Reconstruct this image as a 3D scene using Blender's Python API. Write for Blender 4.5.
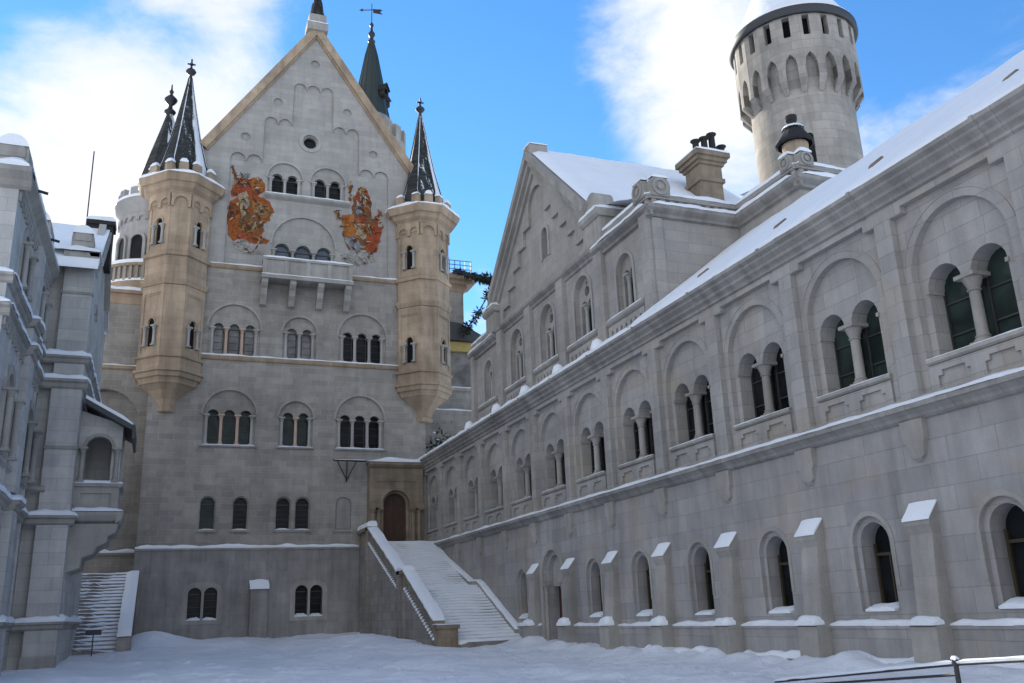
import bpy, bmesh, math, random
from mathutils import Vector, Matrix, noise as mnoise
from mathutils.geometry import delaunay_2d_cdt
random.seed(7)
R = math.radians
for o in list(bpy.data.objects): bpy.data.objects.remove(o)
S = bpy.context.scene
COL = S.collection
# ------------------------------------------------------------------ camera
cam = bpy.data.cameras.new('camera'); camo = bpy.data.objects.new('camera', cam); COL.objects.link(camo)
EYE = 1.6
RT = (0.9337747, -0.3559675, -0.0367687); UPV = (-0.0695237, -0.2812374, 0.9571165); BK = (-0.3510431, -0.8911749, -0.2873605)
camo.matrix_world = Matrix(((RT[0], UPV[0], BK[0], 0), (RT[1], UPV[1], BK[1], 0), (RT[2], UPV[2], BK[2], EYE), (0, 0, 0, 1)))
cam.sensor_fit = 'HORIZONTAL'; cam.sensor_width = 36; cam.lens = 36 * 902.6 / 1024
cam.clip_start = 0.1; cam.clip_end = 5000
S.camera = camo
# ------------------------------------------------------------------ light
SUN_EL, SUN_AZ = 24, -14          # sun stands behind the palace, a little left of the wall direction (+Y)
sd = bpy.data.lights.new('sun', 'SUN'); sd.energy = 3.0; sd.angle = R(0.5); sd.color = (1, .93, .83)
so = bpy.data.objects.new('sun', sd); COL.objects.link(so)
to_sun = Vector((math.sin(R(SUN_AZ)) * math.cos(R(SUN_EL)), math.cos(R(SUN_AZ)) * math.cos(R(SUN_EL)), math.sin(R(SUN_EL))))
so.rotation_euler = to_sun.to_track_quat('Z', 'Y').to_euler(); so.location = (0, 0, 80)
S.view_settings.view_transform = 'Standard'; S.view_settings.look = 'None'
S.view_settings.exposure = 1.34; S.view_settings.gamma = 1.0; S.view_settings.use_curve_mapping = False
W = bpy.data.worlds.new('World'); S.world = W; W.use_nodes = True
nt = W.node_tree; N = nt.nodes; L = nt.links; N.clear()
CLOUDS = [(-0.149, 0.885, 0.441, 6.0, 0.25), (-0.068, 0.915, 0.397, 5.5, 0.28), (-0.116, 0.878, 0.464, 4.0, 0.15), (0.027, 0.821, 0.57, 6.0, 0.27), (-0.002, 0.854, 0.521, 4.0, 0.2), (-0.091, 0.818, 0.569, 2.5, 0.18), (0.387, 0.727, 0.567, 6.0, 0.15), (0.465, 0.728, 0.504, 5.0, 0.14), (0.473, 0.668, 0.575, 5.0, 0.14), (0.52, 0.701, 0.487, 4.0, 0.12), (0.667, 0.578, 0.471, 5.0, 0.22), (0.703, 0.533, 0.472, 4.0, 0.16), (0.56, 0.693, 0.454, 5.0, 0.1), (0.327, 0.894, 0.306, 3.5, 0.24), (0.277, 0.798, 0.535, 8.0, -0.3), (-0.136, 0.838, 0.528, 4.5, -0.32), (-0.059, 0.837, 0.544, 3.0, -0.22), (0.674, 0.517, 0.527, 5.0, -0.28), (0.622, 0.568, 0.539, 4.0, -0.16), (0.328, 0.855, 0.403, 6.0, -0.16), (0.651, 0.624, 0.432, 3.0, -0.08), (-0.86, 0.25, 0.45, 26, 0.4), (-0.7, -0.5, 0.5, 24, 0.3), (0.1, -0.93, 0.35, 28, 0.36)]  # last three cloud banks are out of view, added to light the walls
def wn(t, **k):
    n = N.new(t)
    for a, b in k.items(): setattr(n, a, b)
    return n
def wmath(op, a, b=None, clamp=False):
    n = wn('ShaderNodeMath', operation=op, use_clamp=clamp)
    for i, v in enumerate((a, b)):
        if v is None: continue
        if isinstance(v, (int, float)): n.inputs[i].default_value = v
        else: L.new(v, n.inputs[i])
    return n.outputs[0]
sky = wn('ShaderNodeTexSky', sky_type='NISHITA'); sky.sun_disc = False
sky.sun_elevation = R(SUN_EL); sky.sun_rotation = R(SUN_AZ); sky.altitude = 900; sky.air_density = 1.0; sky.dust_density = 0.02; sky.ozone_density = 3.0
hsv = wn('ShaderNodeHueSaturation'); hsv.inputs['Saturation'].default_value = 1.2; hsv.inputs['Value'].default_value = 1.0
L.new(sky.outputs[0], hsv.inputs['Color'])
tc = wn('ShaderNodeTexCoord'); gen = tc.outputs['Generated']
n1 = wn('ShaderNodeTexNoise'); n1.inputs['Scale'].default_value = 6.5; n1.inputs['Detail'].default_value = 9; n1.inputs['Roughness'].default_value = .62; n1.inputs['Distortion'].default_value = .35
mp = wn('ShaderNodeMapping'); mp.inputs['Scale'].default_value = (1, 1, 2.1); mp.inputs['Location'].default_value = (3.1, 1.7, .4)
L.new(gen, mp.inputs['Vector']); L.new(mp.outputs[0], n1.inputs['Vector'])
dens = n1.outputs['Fac']
for cx, cy, cz, rad, w in CLOUDS:
    dp = wn('ShaderNodeVectorMath', operation='DOT_PRODUCT'); L.new(gen, dp.inputs[0]); dp.inputs[1].default_value = (cx, cy, cz)
    mr = wn('ShaderNodeMapRange', interpolation_type='SMOOTHSTEP'); L.new(dp.outputs['Value'], mr.inputs[0])
    mr.inputs[1].default_value = math.cos(R(rad * 1.9)); mr.inputs[2].default_value = 1; mr.inputs[3].default_value = 0; mr.inputs[4].default_value = w
    dens = wmath('ADD', dens, mr.outputs[0])
cm = wn('ShaderNodeMapRange', interpolation_type='SMOOTHSTEP'); L.new(dens, cm.inputs[0])
cm.inputs[1].default_value = .45; cm.inputs[2].default_value = .98
ccol = wn('ShaderNodeMix', data_type='RGBA')
n2 = wn('ShaderNodeTexNoise'); n2.inputs['Scale'].default_value = 3; n2.inputs['Detail'].default_value = 5; L.new(mp.outputs[0], n2.inputs['Vector'])
L.new(n2.outputs['Fac'], ccol.inputs[0]); ccol.inputs[6].default_value = (2.5, 2.85, 3.5, 1); ccol.inputs[7].default_value = (4.6, 4.5, 4.4, 1)
mx = wn('ShaderNodeMix', data_type='RGBA'); L.new(cm.outputs[0], mx.inputs[0]); L.new(hsv.outputs[0], mx.inputs[6]); L.new(ccol.outputs[2], mx.inputs[7])
bg = wn('ShaderNodeBackground'); bg.inputs['Strength'].default_value = 0.11; L.new(mx.outputs[2], bg.inputs['Color'])
wo = wn('ShaderNodeOutputWorld'); L.new(bg.outputs[0], wo.inputs['Surface'])

# ------------------------------------------------------------------ materials
class Mat:
    def __init__(s, name):
        s.m = bpy.data.materials.new(name); s.m.use_nodes = True; s.t = s.m.node_tree; s.n = s.t.nodes; s.l = s.t.links
        s.n.clear(); s.out = s.n.new('ShaderNodeOutputMaterial'); s.b = s.n.new('ShaderNodeBsdfPrincipled'); s.l.new(s.b.outputs[0], s.out.inputs[0])
    def new(s, t, **k):
        n = s.n.new(t)
        for a, b in k.items(): setattr(n, a, b)
        return n
    def lk(s, v, i):
        if isinstance(v, (int, float)): i.default_value = v
        elif isinstance(v, tuple): i.default_value = v if len(v) == len(i.default_value) else v + (1,)
        else: s.l.new(v, i)
    def math(s, op, a, b=0.0, c=False):
        n = s.new('ShaderNodeMath', operation=op, use_clamp=c); s.lk(a, n.inputs[0]); s.lk(b, n.inputs[1]); return n.outputs[0]
    def noise(s, vec, scale, detail=4, rough=.55, dist=0):
        n = s.new('ShaderNodeTexNoise'); s.lk(vec, n.inputs['Vector']); n.inputs['Scale'].default_value = scale; n.inputs['Detail'].default_value = detail
        n.inputs['Roughness'].default_value = rough; n.inputs['Distortion'].default_value = dist; return n.outputs['Fac']
    def rng(s, v, a, b, c=0.0, d=1.0, smooth=False):
        n = s.new('ShaderNodeMapRange', interpolation_type='SMOOTHSTEP' if smooth else 'LINEAR'); s.lk(v, n.inputs[0])
        for i, x in enumerate((a, b, c, d)): n.inputs[i + 1].default_value = x
        return n.outputs[0]
    def mix(s, f, a, b, blend='MIX'):
        n = s.new('ShaderNodeMix', data_type='RGBA', blend_type=blend); s.lk(f, n.inputs[0]); s.lk(a, n.inputs[6]); s.lk(b, n.inputs[7]); return n.outputs[2]
    def comb(s, x, y, z):
        n = s.new('ShaderNodeCombineXYZ')
        for i, v in enumerate((x, y, z)): s.lk(v, n.inputs[i])
        return n.outputs[0]
    def bump(s, h, st, dist=.03, prev=None):
        n = s.new('ShaderNodeBump'); n.inputs['Strength'].default_value = st; n.inputs['Distance'].default_value = dist; s.lk(h, n.inputs['Height'])
        if prev is not None: s.l.new(prev, n.inputs['Normal'])
        return n.outputs[0]
    def base(s, c, rough=.85, normal=None, spec=.3, metal=0):
        s.lk(c, s.b.inputs['Base Color']); s.lk(rough, s.b.inputs['Roughness']); s.b.inputs['Specular IOR Level'].default_value = spec; s.b.inputs['Metallic'].default_value = metal
        if normal is not None: s.l.new(normal, s.b.inputs['Normal'])
        return s.m
def stone(name, col, bw, bh, var=.12, mortar=.8, mort_w=.012, bump=.5, stain=.35, streak=.25, centre=None, warm=.0, rock=0.0, light_mortar=False, msmooth=.3):
    """coursed ashlar on vertical walls: blocks, joints, weather stains and run-off streaks"""
    k = Mat(name); g = k.new('ShaderNodeNewGeometry'); sp = k.new('ShaderNodeSeparateXYZ'); k.l.new(g.outputs['Position'], sp.inputs[0])
    x, y, z = sp.outputs
    if centre is None:
        sn = k.new('ShaderNodeSeparateXYZ'); k.l.new(g.outputs['True Normal'], sn.inputs[0])
        isx = k.math('GREATER_THAN', k.math('ABSOLUTE', sn.outputs[0]), k.math('ADD', k.math('ABSOLUTE', sn.outputs[1]), .02))
        u = k.math('ADD', k.math('MULTIPLY', y, isx), k.math('MULTIPLY', x, k.math('SUBTRACT', 1.0, isx)))
    else:
        u = k.math('MULTIPLY', k.math('ARCTAN2', k.math('SUBTRACT', y, centre[1]), k.math('SUBTRACT', x, centre[0])), centre[2])
    pos = g.outputs['Position']
    wob = k.noise(pos, 1.3, 2)
    uu = k.math('ADD', u, k.math('MULTIPLY', wob, .05)); zz = k.math('ADD', z, k.math('MULTIPLY', wob, .03))
    vec = k.comb(uu, zz, 0.0)
    br = k.new('ShaderNodeTexBrick'); k.l.new(vec, br.inputs['Vector']); br.offset = .45; br.offset_frequency = 2; br.squash = 1.35; br.squash_frequency = 3
    br.inputs['Scale'].default_value = 1; br.inputs['Brick Width'].default_value = bw; br.inputs['Row Height'].default_value = bh
    br.inputs['Mortar Size'].default_value = mort_w; br.inputs['Mortar Smooth'].default_value = msmooth; br.inputs['Bias'].default_value = 0
    c = Vector(col)
    br.inputs['Color1'].default_value = (*(c * (1 - var)), 1); br.inputs['Color2'].default_value = (c.x * (1 + var), c.y * (1 + var * .93), c.z * (1 + var * .82), 1)
    br.inputs['Mortar'].default_value = (*(c * mortar), 1)
    # stains
    big = k.rng(k.noise(pos, .22, 5, .6, .4), .3, .7, 1 - stain, 1 + stain * .45)
    mid = k.rng(k.noise(pos, 1.7, 6, .65), .25, .75, 1 - stain * .5, 1 + stain * .3)
    st = k.rng(k.noise(k.comb(k.math('MULTIPLY', u, 1.6), k.math('MULTIPLY', z, .16), 3.0), 1.0, 5, .6), .42, .72, 1.0, 1 - streak)
    grain = k.rng(k.noise(pos, 22, 3, .7), .2, .8, .9, 1.1)
    f = k.math('MULTIPLY', k.math('MULTIPLY', big, mid), k.math('MULTIPLY', st, grain))
    vm = k.new('ShaderNodeVectorMath', operation='SCALE'); k.l.new(br.outputs['Color'], vm.inputs[0]); k.l.new(f, vm.inputs['Scale'])
    colr = vm.outputs[0]
    if warm:
        wmask = k.rng(k.noise(pos, .42, 5, .62, .6), .53, .70, 0, warm)
        colr = k.mix(wmask, colr, (c.x * 1.05, c.y * .9, c.z * .66, 1))
    nb = k.bump(k.math('SUBTRACT', 1.0, br.outputs['Fac']), bump, .02)
    nb = k.bump(k.noise(pos, 7 if not rock else 4.5, 6, .65), .22 + rock, .03, nb)
    return k.base(colr, .9, nb, .2)
M = {}
M['wing_low'] = stone('grey ashlar lower wing', (.37, .352, .342), 1.45, .6, .09, .80, .013, .4, .22, .28, warm=.4)
M['wing_up'] = stone('pale ashlar upper wing', (.395, .375, .352), 1.1, .48, .09, .79, .013, .4, .2, .22, warm=.4)
M['pal_mid'] = stone('rough coursed palace stone', (.355, .328, .295), .95, .43, .13, 1.2, .022, .7, .3, .2, rock=.35)
M['pal_up'] = stone('smooth pale gable stone', (.385, .365, .335), 1.2, .45, .075, .82, .012, .3, .18, .15)
M['pal_base'] = stone('dressed plinth stone', (.335, .315, .297), 1.4, .7, .06, .85, .008, .2, .3, .35)
M['sand'] = stone('yellow sandstone', (.45, .342, .242), 1.2, .55, .09, .78, .011, .25, .3, .35)
M['sand_dk'] = stone('brown portal sandstone', (.31, .245, .18), .9, .5, .1, .78, .01, .25, .32, .35)
M['trim'] = stone('grey dressed trim', (.40, .375, .34), 1.6, 2.1, .05, .85, .006, .2, .3, .25)
M['trim_lt'] = stone('light dressed trim', (.41, .395, .37), 1.6, 2.1, .04, .9, .006, .2, .22, .2)
M['cornice'] = stone('weathered cornice stone', (.36, .34, .315), 1.4, 3.0, .08, .7, .012, .3, .4, .35)
M['left'] = stone('grey bower stone', (.54, .52, .49), 1.3, .55, .10, .76, .012, .35, .22, .22)
M['gable'] = stone('grey gabled house stone', (.395, .372, .345), 1.2, .5, .08, .78, .012, .22, .22, .16, warm=.2)
M['tower'] = stone('round tower stone', (.40, .37, .33), 1.5, .6, .11, .74, .016, .35, .28, .22, centre=(37.7, 42, 4.2))
M['rtower'] = stone('stair tower stone', (.44, .42, .40), 1.3, .5, .05, .85, .01, .25, .25, .2, centre=(-1.6, 75, 3.4))
M['stairst'] = stone('staircase rubble stone', (.33, .30, .275), 1.0, .48, .12, .75, .014, .5, .35, .3, rock=.2)
def snow_mat():
    k = Mat('fresh snow'); g = k.new('ShaderNodeNewGeometry'); p = g.outputs['Position']
    c = k.mix(k.rng(k.noise(p, .8, 5), .3, .7, 0, 1), (.80, .83, .87, 1), (.88, .89, .91, 1))
    nb = k.bump(k.noise(p, 2.2, 5, .6), .35, .12); nb = k.bump(k.noise(p, 45, 3, .7), .25, .012, nb)
    return k.base(c, .65, nb, .25)
M['snow'] = snow_mat()
def ground_mat():
    k = Mat('trodden courtyard snow'); g = k.new('ShaderNodeNewGeometry'); p = g.outputs['Position']
    c = k.mix(k.rng(k.noise(p, .35, 6, .6), .35, .65, 0, 1), (.70, .73, .785, 1), (.83, .85, .89, 1))
    nb = k.bump(k.noise(p, 1.4, 6, .62, .4), .55, .25); nb = k.bump(k.noise(p, 9, 5, .65), .4, .05, nb); nb = k.bump(k.noise(p, 60, 2, .6), .2, .01, nb)
    return k.base(c, .65, nb, .25)
M['ground'] = ground_mat()
def simple(name, col, rough=.7, spec=.4, metal=0, var=.25, sc=3.0, bump=.2):
    k = Mat(name); g = k.new('ShaderNodeNewGeometry'); p = g.outputs['Position']
    c = Vector(col); n = k.noise(p, sc, 5, .6)
    return k.base(k.mix(n, tuple(c * (1 - var)), tuple(c * (1 + var))), rough, k.bump(k.noise(p, sc * 6, 4), bump, .01), spec, metal)
def glass(name, col, rough=.12, spec=.5, bright=None):
    k = Mat(name); g = k.new('ShaderNodeNewGeometry'); p = g.outputs['Position']
    n = k.noise(p, .9, 3, .5, .5); c = Vector(col)
    return k.base(k.mix(k.rng(n, .35, .65), tuple(c * .55), tuple(c * 1.35)), rough, k.bump(k.noise(p, 1.6, 2), .12, .05), spec)
M['glass'] = glass('dark window glass', (.014, .016, .018), .2, .12)
M['glass_g'] = glass('greenish leaded glass', (.03, .043, .039), .12, .14)
M['glass_b'] = glass('blue grey window glass', (.06, .08, .11), .1, .45)  # blue grey of the reflected sky is painted in as pane colour
M['glass_w'] = glass('sky toned window pane', (.17, .165, .155), .25, .4)  # pale grey of mirrored sky, put into the base colour
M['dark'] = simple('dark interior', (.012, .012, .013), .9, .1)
M['lead'] = simple('dark lead roofing', (.035, .037, .04), .5, .5)
M['iron'] = simple('wrought iron', (.018, .018, .02), .5, .5)
M['pot'] = simple('sooty chimney pot', (.025, .023, .022), .7, .3)
M['bronze'] = simple('dark bronze', (.03, .028, .024), .45, .5, .4)
M['wood'] = simple('old dark door wood', (.06, .03, .018), .6, .4, 0, .5, 2.5)
M['oak'] = simple('brown leather red door', (.075, .03, .022), .6, .4, 0, .4, 2.5)
M['yellow'] = simple('ochre painted timber', (.42, .32, .12), .7, .3)
M['frame'] = simple('window lead bars', (.05, .048, .045), .5, .4)
M['brassbar'] = simple('brown window frame', (.055, .042, .025), .6, .4)
M['marble'] = simple('reddish marble', (.47, .33, .25), .55, .4, 0, .2)
M['fir'] = simple('fir needles', (.03, .04, .025), .8, .2, 0, .5)
def spire_mat():
    k = Mat('slate spire with clinging snow'); tc = k.new('ShaderNodeNewGeometry'); p = tc.outputs['Position']
    sp = k.new('ShaderNodeSeparateXYZ'); k.l.new(p, sp.inputs[0]); sn = k.new('ShaderNodeSeparateXYZ'); k.l.new(tc.outputs['True Normal'], sn.inputs[0])
    u = k.math('ADD', sp.outputs[0], sp.outputs[1]); br = k.new('ShaderNodeTexBrick'); k.l.new(k.comb(u, sp.outputs[2], 0.0), br.inputs['Vector'])
    br.inputs['Scale'].default_value = 1; br.inputs['Brick Width'].default_value = .3; br.inputs['Row Height'].default_value = .26; br.inputs['Mortar Size'].default_value = .02
    br.inputs['Color1'].default_value = (.018, .02, .02, 1); br.inputs['Color2'].default_value = (.05, .053, .05, 1); br.inputs['Mortar'].default_value = (.01, .01, .01, 1)
    side = k.rng(k.math('ADD', k.math('MULTIPLY', sn.outputs[0], .75), k.math('MULTIPLY', sn.outputs[1], -.65)), .45, .95, -.17, .2)     # the sheltered side holds more
    streak = k.noise(k.comb(k.math('MULTIPLY', u, 2.2), k.math('MULTIPLY', sp.outputs[2], .42), 1.0), 1.0, 6, .72)
    row = k.math('MULTIPLY', br.outputs['Fac'], .05)
    m = k.rng(k.math('ADD', k.math('ADD', streak, side), row), .58, .63, 0, 1)
    c = k.mix(m, br.outputs['Color'], (.80, .82, .85, 1))
    return k.base(c, .6, k.bump(k.math('SUBTRACT', k.math('MULTIPLY', m, .6), br.outputs['Fac']), .4, .04), .35)
M['spire'] = spire_mat()
def paint(name, col):
    k = Mat(name); g = k.new('ShaderNodeNewGeometry'); p = g.outputs['Position']; c = Vector(col)
    a = k.rng(k.noise(p, 2.6, 6, .7, 1.2), .32, .68)
    b = k.rng(k.noise(p, 6.5, 5, .65, 2.0), .58, .66)
    cc = k.mix(a, tuple(c * .42), tuple(c * 1.15)); cc = k.mix(k.math('MULTIPLY', b, .3), cc, (min(1, c.x * 1.6 + .08), c.y * 1.5 + .1, c.z * 1.2 + .06, 1))
    return k.base(cc, .9, None, .15)
PAINT = {n: paint('fresco ' + n, c) for n, c in dict(rust=(.33, .1, .03), red=(.33, .075, .035), brown=(.2, .1, .05), orange=(.40, .15, .04), ochre=(.36, .19, .065),
         cream=(.40, .31, .2), blue=(.24, .25, .28), cloud=(.37, .35, .32), shade=(.10, .05, .03), lite=(.50, .43, .33)).items()}
# ------------------------------------------------------------------ mesh helpers
class Fr:
    """a wall frame: point(u, v, d) = O + u*U + v*V + d*N, N points out of the wall"""
    def __init__(s, O, U, N, V=(0, 0, 1)): s.O, s.U, s.V, s.N = Vector(O), Vector(U), Vector(V), Vector(N)
    def p(s, u, v, d=0.0): return s.O + s.U * u + s.V * v + s.N * d
class MB:
    def __init__(s): s.v = []; s.f = []; s.mi = []; s.cur = 0; s.sm = []
    def face(s, pts, smooth=False):
        b = len(s.v); s.v.extend([tuple(p) for p in pts]); s.f.append(tuple(range(b, b + len(pts)))); s.mi.append(s.cur); s.sm.append(smooth)
    def grid(s, rows, smooth=True, close=False):
        b = len(s.v); n = len(rows[0])
        for r in rows: s.v.extend([tuple(p) for p in r])
        for i in range(len(rows) - 1):
            for j in range(n if close else n - 1):
                k = (j + 1) % n
                s.f.append((b + i * n + j, b + i * n + k, b + (i + 1) * n + k, b + (i + 1) * n + j)); s.mi.append(s.cur); s.sm.append(smooth)
    def box(s, fr, u0, u1, v0, v1, d0, d1):
        P = [fr.p(u, v, d) for d in (d0, d1) for v in (v0, v1) for u in (u0, u1)]
        for q in ((0, 1, 3, 2), (4, 5, 7, 6), (0, 1, 5, 4), (2, 3, 7, 6), (0, 2, 6, 4), (1, 3, 7, 5)): s.face([P[i] for i in q])
    def plate(s, fr, outer, holes=(), d1=0.0, d0=-.2, sides=True, back=False, front=True):
        loops = [outer] + list(holes); V = []; E = []
        for lp in loops:
            b = len(V); V += [Vector(p) for p in lp]; E.append(list(range(b, b + len(lp))))
        vs, es, fs, *_ = delaunay_2d_cdt(V, [], E, 2, 1e-5)
        for dd, on in ((d1, front), (d0, back)):
            if not on: continue
            b = len(s.v); s.v.extend([tuple(fr.p(p.x, p.y, dd)) for p in vs])
            for f in fs: s.f.append(tuple(b + i for i in f)); s.mi.append(s.cur); s.sm.append(False)
        if sides:
            for lp in loops:
                n = len(lp); curved = n > 8
                for i in range(n):
                    a, c = lp[i], lp[(i + 1) % n]
                    s.face([fr.p(*a, d1), fr.p(*c, d1), fr.p(*c, d0), fr.p(*a, d0)])
    def mould(s, fr, u0, u1, prof, caps=True):
        for (d0, v0), (d1, v1) in zip(prof, prof[1:]):
            s.face([fr.p(u0, v0, d0), fr.p(u1, v0, d0), fr.p(u1, v1, d1), fr.p(u0, v1, d1)])
        if caps:
            for u in (u0, u1): s.face([fr.p(u, v, d) for d, v in prof])
    def lathe(s, c, prof, n=12, a0=0, a1=360, smooth=True):
        full = a1 - a0 >= 360; m = n if full else n + 1
        rows = [[(c[0] + r * math.cos(R(a0 + (a1 - a0) * i / n)), c[1] + r * math.sin(R(a0 + (a1 - a0) * i / n)), c[2] + z) for i in range(m)] for r, z in prof]
        s.grid(rows, smooth, full)
    def tube(s, pts, r, n=6, smooth=True):
        pts = [Vector(p) for p in pts]; rows = []
        for i, p in enumerate(pts):
            d = (pts[min(i + 1, len(pts) - 1)] - pts[max(i - 1, 0)]).normalized()
            a = d.cross(Vector((0, 0, 1)));  a = a.normalized() if a.length > .01 else Vector((1, 0, 0)); b = d.cross(a)
            rr = r[i] if isinstance(r, (list, tuple)) else r
            rows.append([p + (a * math.cos(2 * math.pi * j / n) + b * math.sin(2 * math.pi * j / n)) * rr for j in range(n)])
        s.grid(rows, smooth, True)
        s.face(rows[0]); s.face(rows[-1])
    def clusters(s):
        """groups of faces that touch: one list of face indices per separate piece"""
        key = lambda p: (round(p[0], 3), round(p[1], 3), round(p[2], 3)); par = {}
        def find(a):
            while par[a] != a: par[a] = par[par[a]]; a = par[a]
            return a
        for f in s.f:
            ks = [key(s.v[i]) for i in f]
            for k in ks: par.setdefault(k, k)
            r = find(ks[0])
            for k in ks[1:]: par[find(k)] = r
        comp = {}
        for fi, f in enumerate(s.f): comp.setdefault(find(key(s.v[f[0]])), []).append(fi)
        items = []
        for fs in comp.values():
            pts = [s.v[i] for fi in fs for i in s.f[fi]]; xs = list(zip(*pts)); items.append([fs, [min(a) - .012 for a in xs], [max(a) + .012 for a in xs]])
        merged = True
        while merged:
            merged = False; out = []
            for it in items:
                for o in out:
                    if all(it[1][i] <= o[2][i] and o[1][i] <= it[2][i] for i in range(3)):
                        o[0] += it[0]; o[1] = [min(a, b) for a, b in zip(o[1], it[1])]; o[2] = [max(a, b) for a, b in zip(o[2], it[2])]; merged = True; break
                else: out.append(it)
            items = out
        return [i[0] for i in items]
    def build(s, name, mats, parent=None, label=None, kind=None):
        if name in SPLIT and parent is not None:
            cl = s.clusters()
            if 1 < len(cl) <= 60:
                first = None
                for fs in cl:
                    q = MB()
                    for fi in fs: q.cur = s.mi[fi]; q.face([s.v[i] for i in s.f[fi]], s.sm[fi])
                    o = q.build1(name, mats, parent, label, kind); first = first or o
                return first
        return s.build1(name, mats, parent, label, kind)
    def build1(s, name, mats, parent=None, label=None, kind=None):
        if not isinstance(mats, (list, tuple)): mats = [mats]
        xs = list(zip(*s.v)); lo = Vector([min(a) for a in xs]); hi = Vector([max(a) for a in xs])
        c = Vector(((lo.x + hi.x) / 2, (lo.y + hi.y) / 2, lo.z))
        me = bpy.data.meshes.new(name); me.from_pydata([tuple(Vector(p) - c) for p in s.v], [], s.f)
        for m in mats: me.materials.append(m)
        for i, p in enumerate(me.polygons): p.material_index = s.mi[i]; p.use_smooth = s.sm[i]
        bm = bmesh.new(); bm.from_mesh(me); bmesh.ops.remove_doubles(bm, verts=bm.verts, dist=1e-4); bmesh.ops.recalc_face_normals(bm, faces=bm.faces); bm.to_mesh(me); bm.free()
        if any(s.sm) :
            try: me.set_sharp_from_angle(angle=R(50))
            except Exception: pass
        o = bpy.data.objects.new(name, me); COL.objects.link(o)
        wl = c
        if parent is not None: o.parent = parent; o.location = wl - WL[parent.name]
        else: o.location = wl
        WL[o.name] = wl
        if label: o['label'] = label
        if kind: o['kind'] = kind
        return o
WL = {}
SPLIT = {'snow_cap', 'band', 'plinth', 'string_course', 'cornice', 'pilaster', 'waterspout', 'turret_wall', 'parapet', 'dormer', 'roof_snow', 'wall', 'side_wall', 'blind_panels', 'sill', 'corbel', 'wall_string', 'parapet_coping', 'gable_coping', 'rear_walls', 'moulding', 'roof', 'end_post', 'stay', 'window_surround'}
def thing(name, label, cat, loc, group=None):
    o = bpy.data.objects.new(name, None); COL.objects.link(o); o.location = loc; o.empty_display_size = .3
    o['label'] = label; o['category'] = cat
    if group: o['group'] = group
    WL[o.name] = Vector(loc); return o
def tag(o, label, cat, group=None):
    o['label'] = label; o['category'] = cat
    if group: o['group'] = group
    return o
def rect(u0, u1, v0, v1): return [(u0, v0), (u1, v0), (u1, v1), (u0, v1)]
def arc(uc, vc, r, a0, a1, n): return [(uc + r * math.cos(R(a0 + (a1 - a0) * i / n)), vc + r * math.sin(R(a0 + (a1 - a0) * i / n))) for i in range(n + 1)]
def arch(uc, half, sill, spring, n=14): return [(uc - half, sill), (uc + half, sill)] + arc(uc, spring, half, 0, 180, n)
def lights(uc, n, pitch, r, sill, spring, k=10):
    cs = [uc + (i - (n - 1) / 2) * pitch for i in range(n)]
    pts = [(cs[0] - r, sill), (cs[-1] + r, sill)]
    for c in reversed(cs): pts += arc(c, spring, r, 0, 180, k)
    return pts
def circle(uc, vc, r, n=16): return arc(uc, vc, r, 0, 360 - 360 / n, n - 1)
def snow_on(mb, fr, u0, u1, v, d0, d1, h, step=.35, jit=.5, ph=0.0, slope=0.0):
    """a lumpy strip of snow lying on a ledge between depths d0 (wall) and d1 (edge); slope = rise per metre of u"""
    n = max(3, int(abs(u1 - u0) / step)); rows = []
    for i in range(n + 1):
        u = u0 + (u1 - u0) * i / n; w = fr.p(u, v, d1)
        a = 1 + 1.5 * jit * mnoise.noise(Vector((w.x * .9 + ph, w.y * .9, w.z * .9 + 5))) + jit * .5 * mnoise.noise(w * 2.7)
        e = min(1, .35 + min(i, n - i) * .65); hh = h * max(.12, a) * e; dd = d1 + .05 * mnoise.noise(w * 2.1)
        vv = v + slope * (u - u0); m = d1 - d0
        rows.append([fr.p(u, vv - .004, d0), fr.p(u, vv + hh * .95, d0), fr.p(u, vv + hh, d0 + m * .45), fr.p(u, vv + hh * .85, d0 + m * .8), fr.p(u, vv + hh * .45, dd + .02), fr.p(u, vv - .02, dd)])
    mb.grid(rows, True); mb.face(rows[0]); mb.face(rows[-1])
def column(parent, fr, u, v0, v1, d, r=.13, mat=None, name='column', cap=.28):
    mb = MB(); c = fr.p(u, v0, d); h = v1 - v0; b = r * 1.55
    mb.box(fr, u - b, u + b, v0, v0 + .08, d - b, d + b)
    mb.lathe(c, [(r * 1.5, .08), (r * 1.5, .13), (r * 1.15, .17), (r * 1.3, .21), (r, .26), (r * .94, h - cap - .05), (r * 1.2, h - cap - .03), (r * 1.2, h - cap), (r * 1.0, h - cap + .01), (r * 1.75, h - .1)], 10)
    q = r * 2.0; mb.box(fr, u - q, u + q, v1 - .1, v1, d - q, d + q)
    return mb.build(name, mat or M['trim_lt'], parent)
def bars(mb, fr, u0, u1, v0, v1, d, nu, nv, t=.03):
    for i in range(1, nu): u = u0 + (u1 - u0) * i / nu; mb.box(fr, u - t / 2, u + t / 2, v0, v1, d, d + t)
    for i in range(1, nv): v = v0 + (v1 - v0) * i / nv; mb.box(fr, u0, u1, v - t / 2, v + t / 2, d + .002, d + t + .002)
def pane(parent, fr, loop, d, mat, name='glass_pane'):
    mb = MB(); mb.plate(fr, loop, [], d, d - .03, True, True); return mb.build(name, mat, parent)
def grow(loop_fn, *a): return loop_fn(*a)
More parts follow.
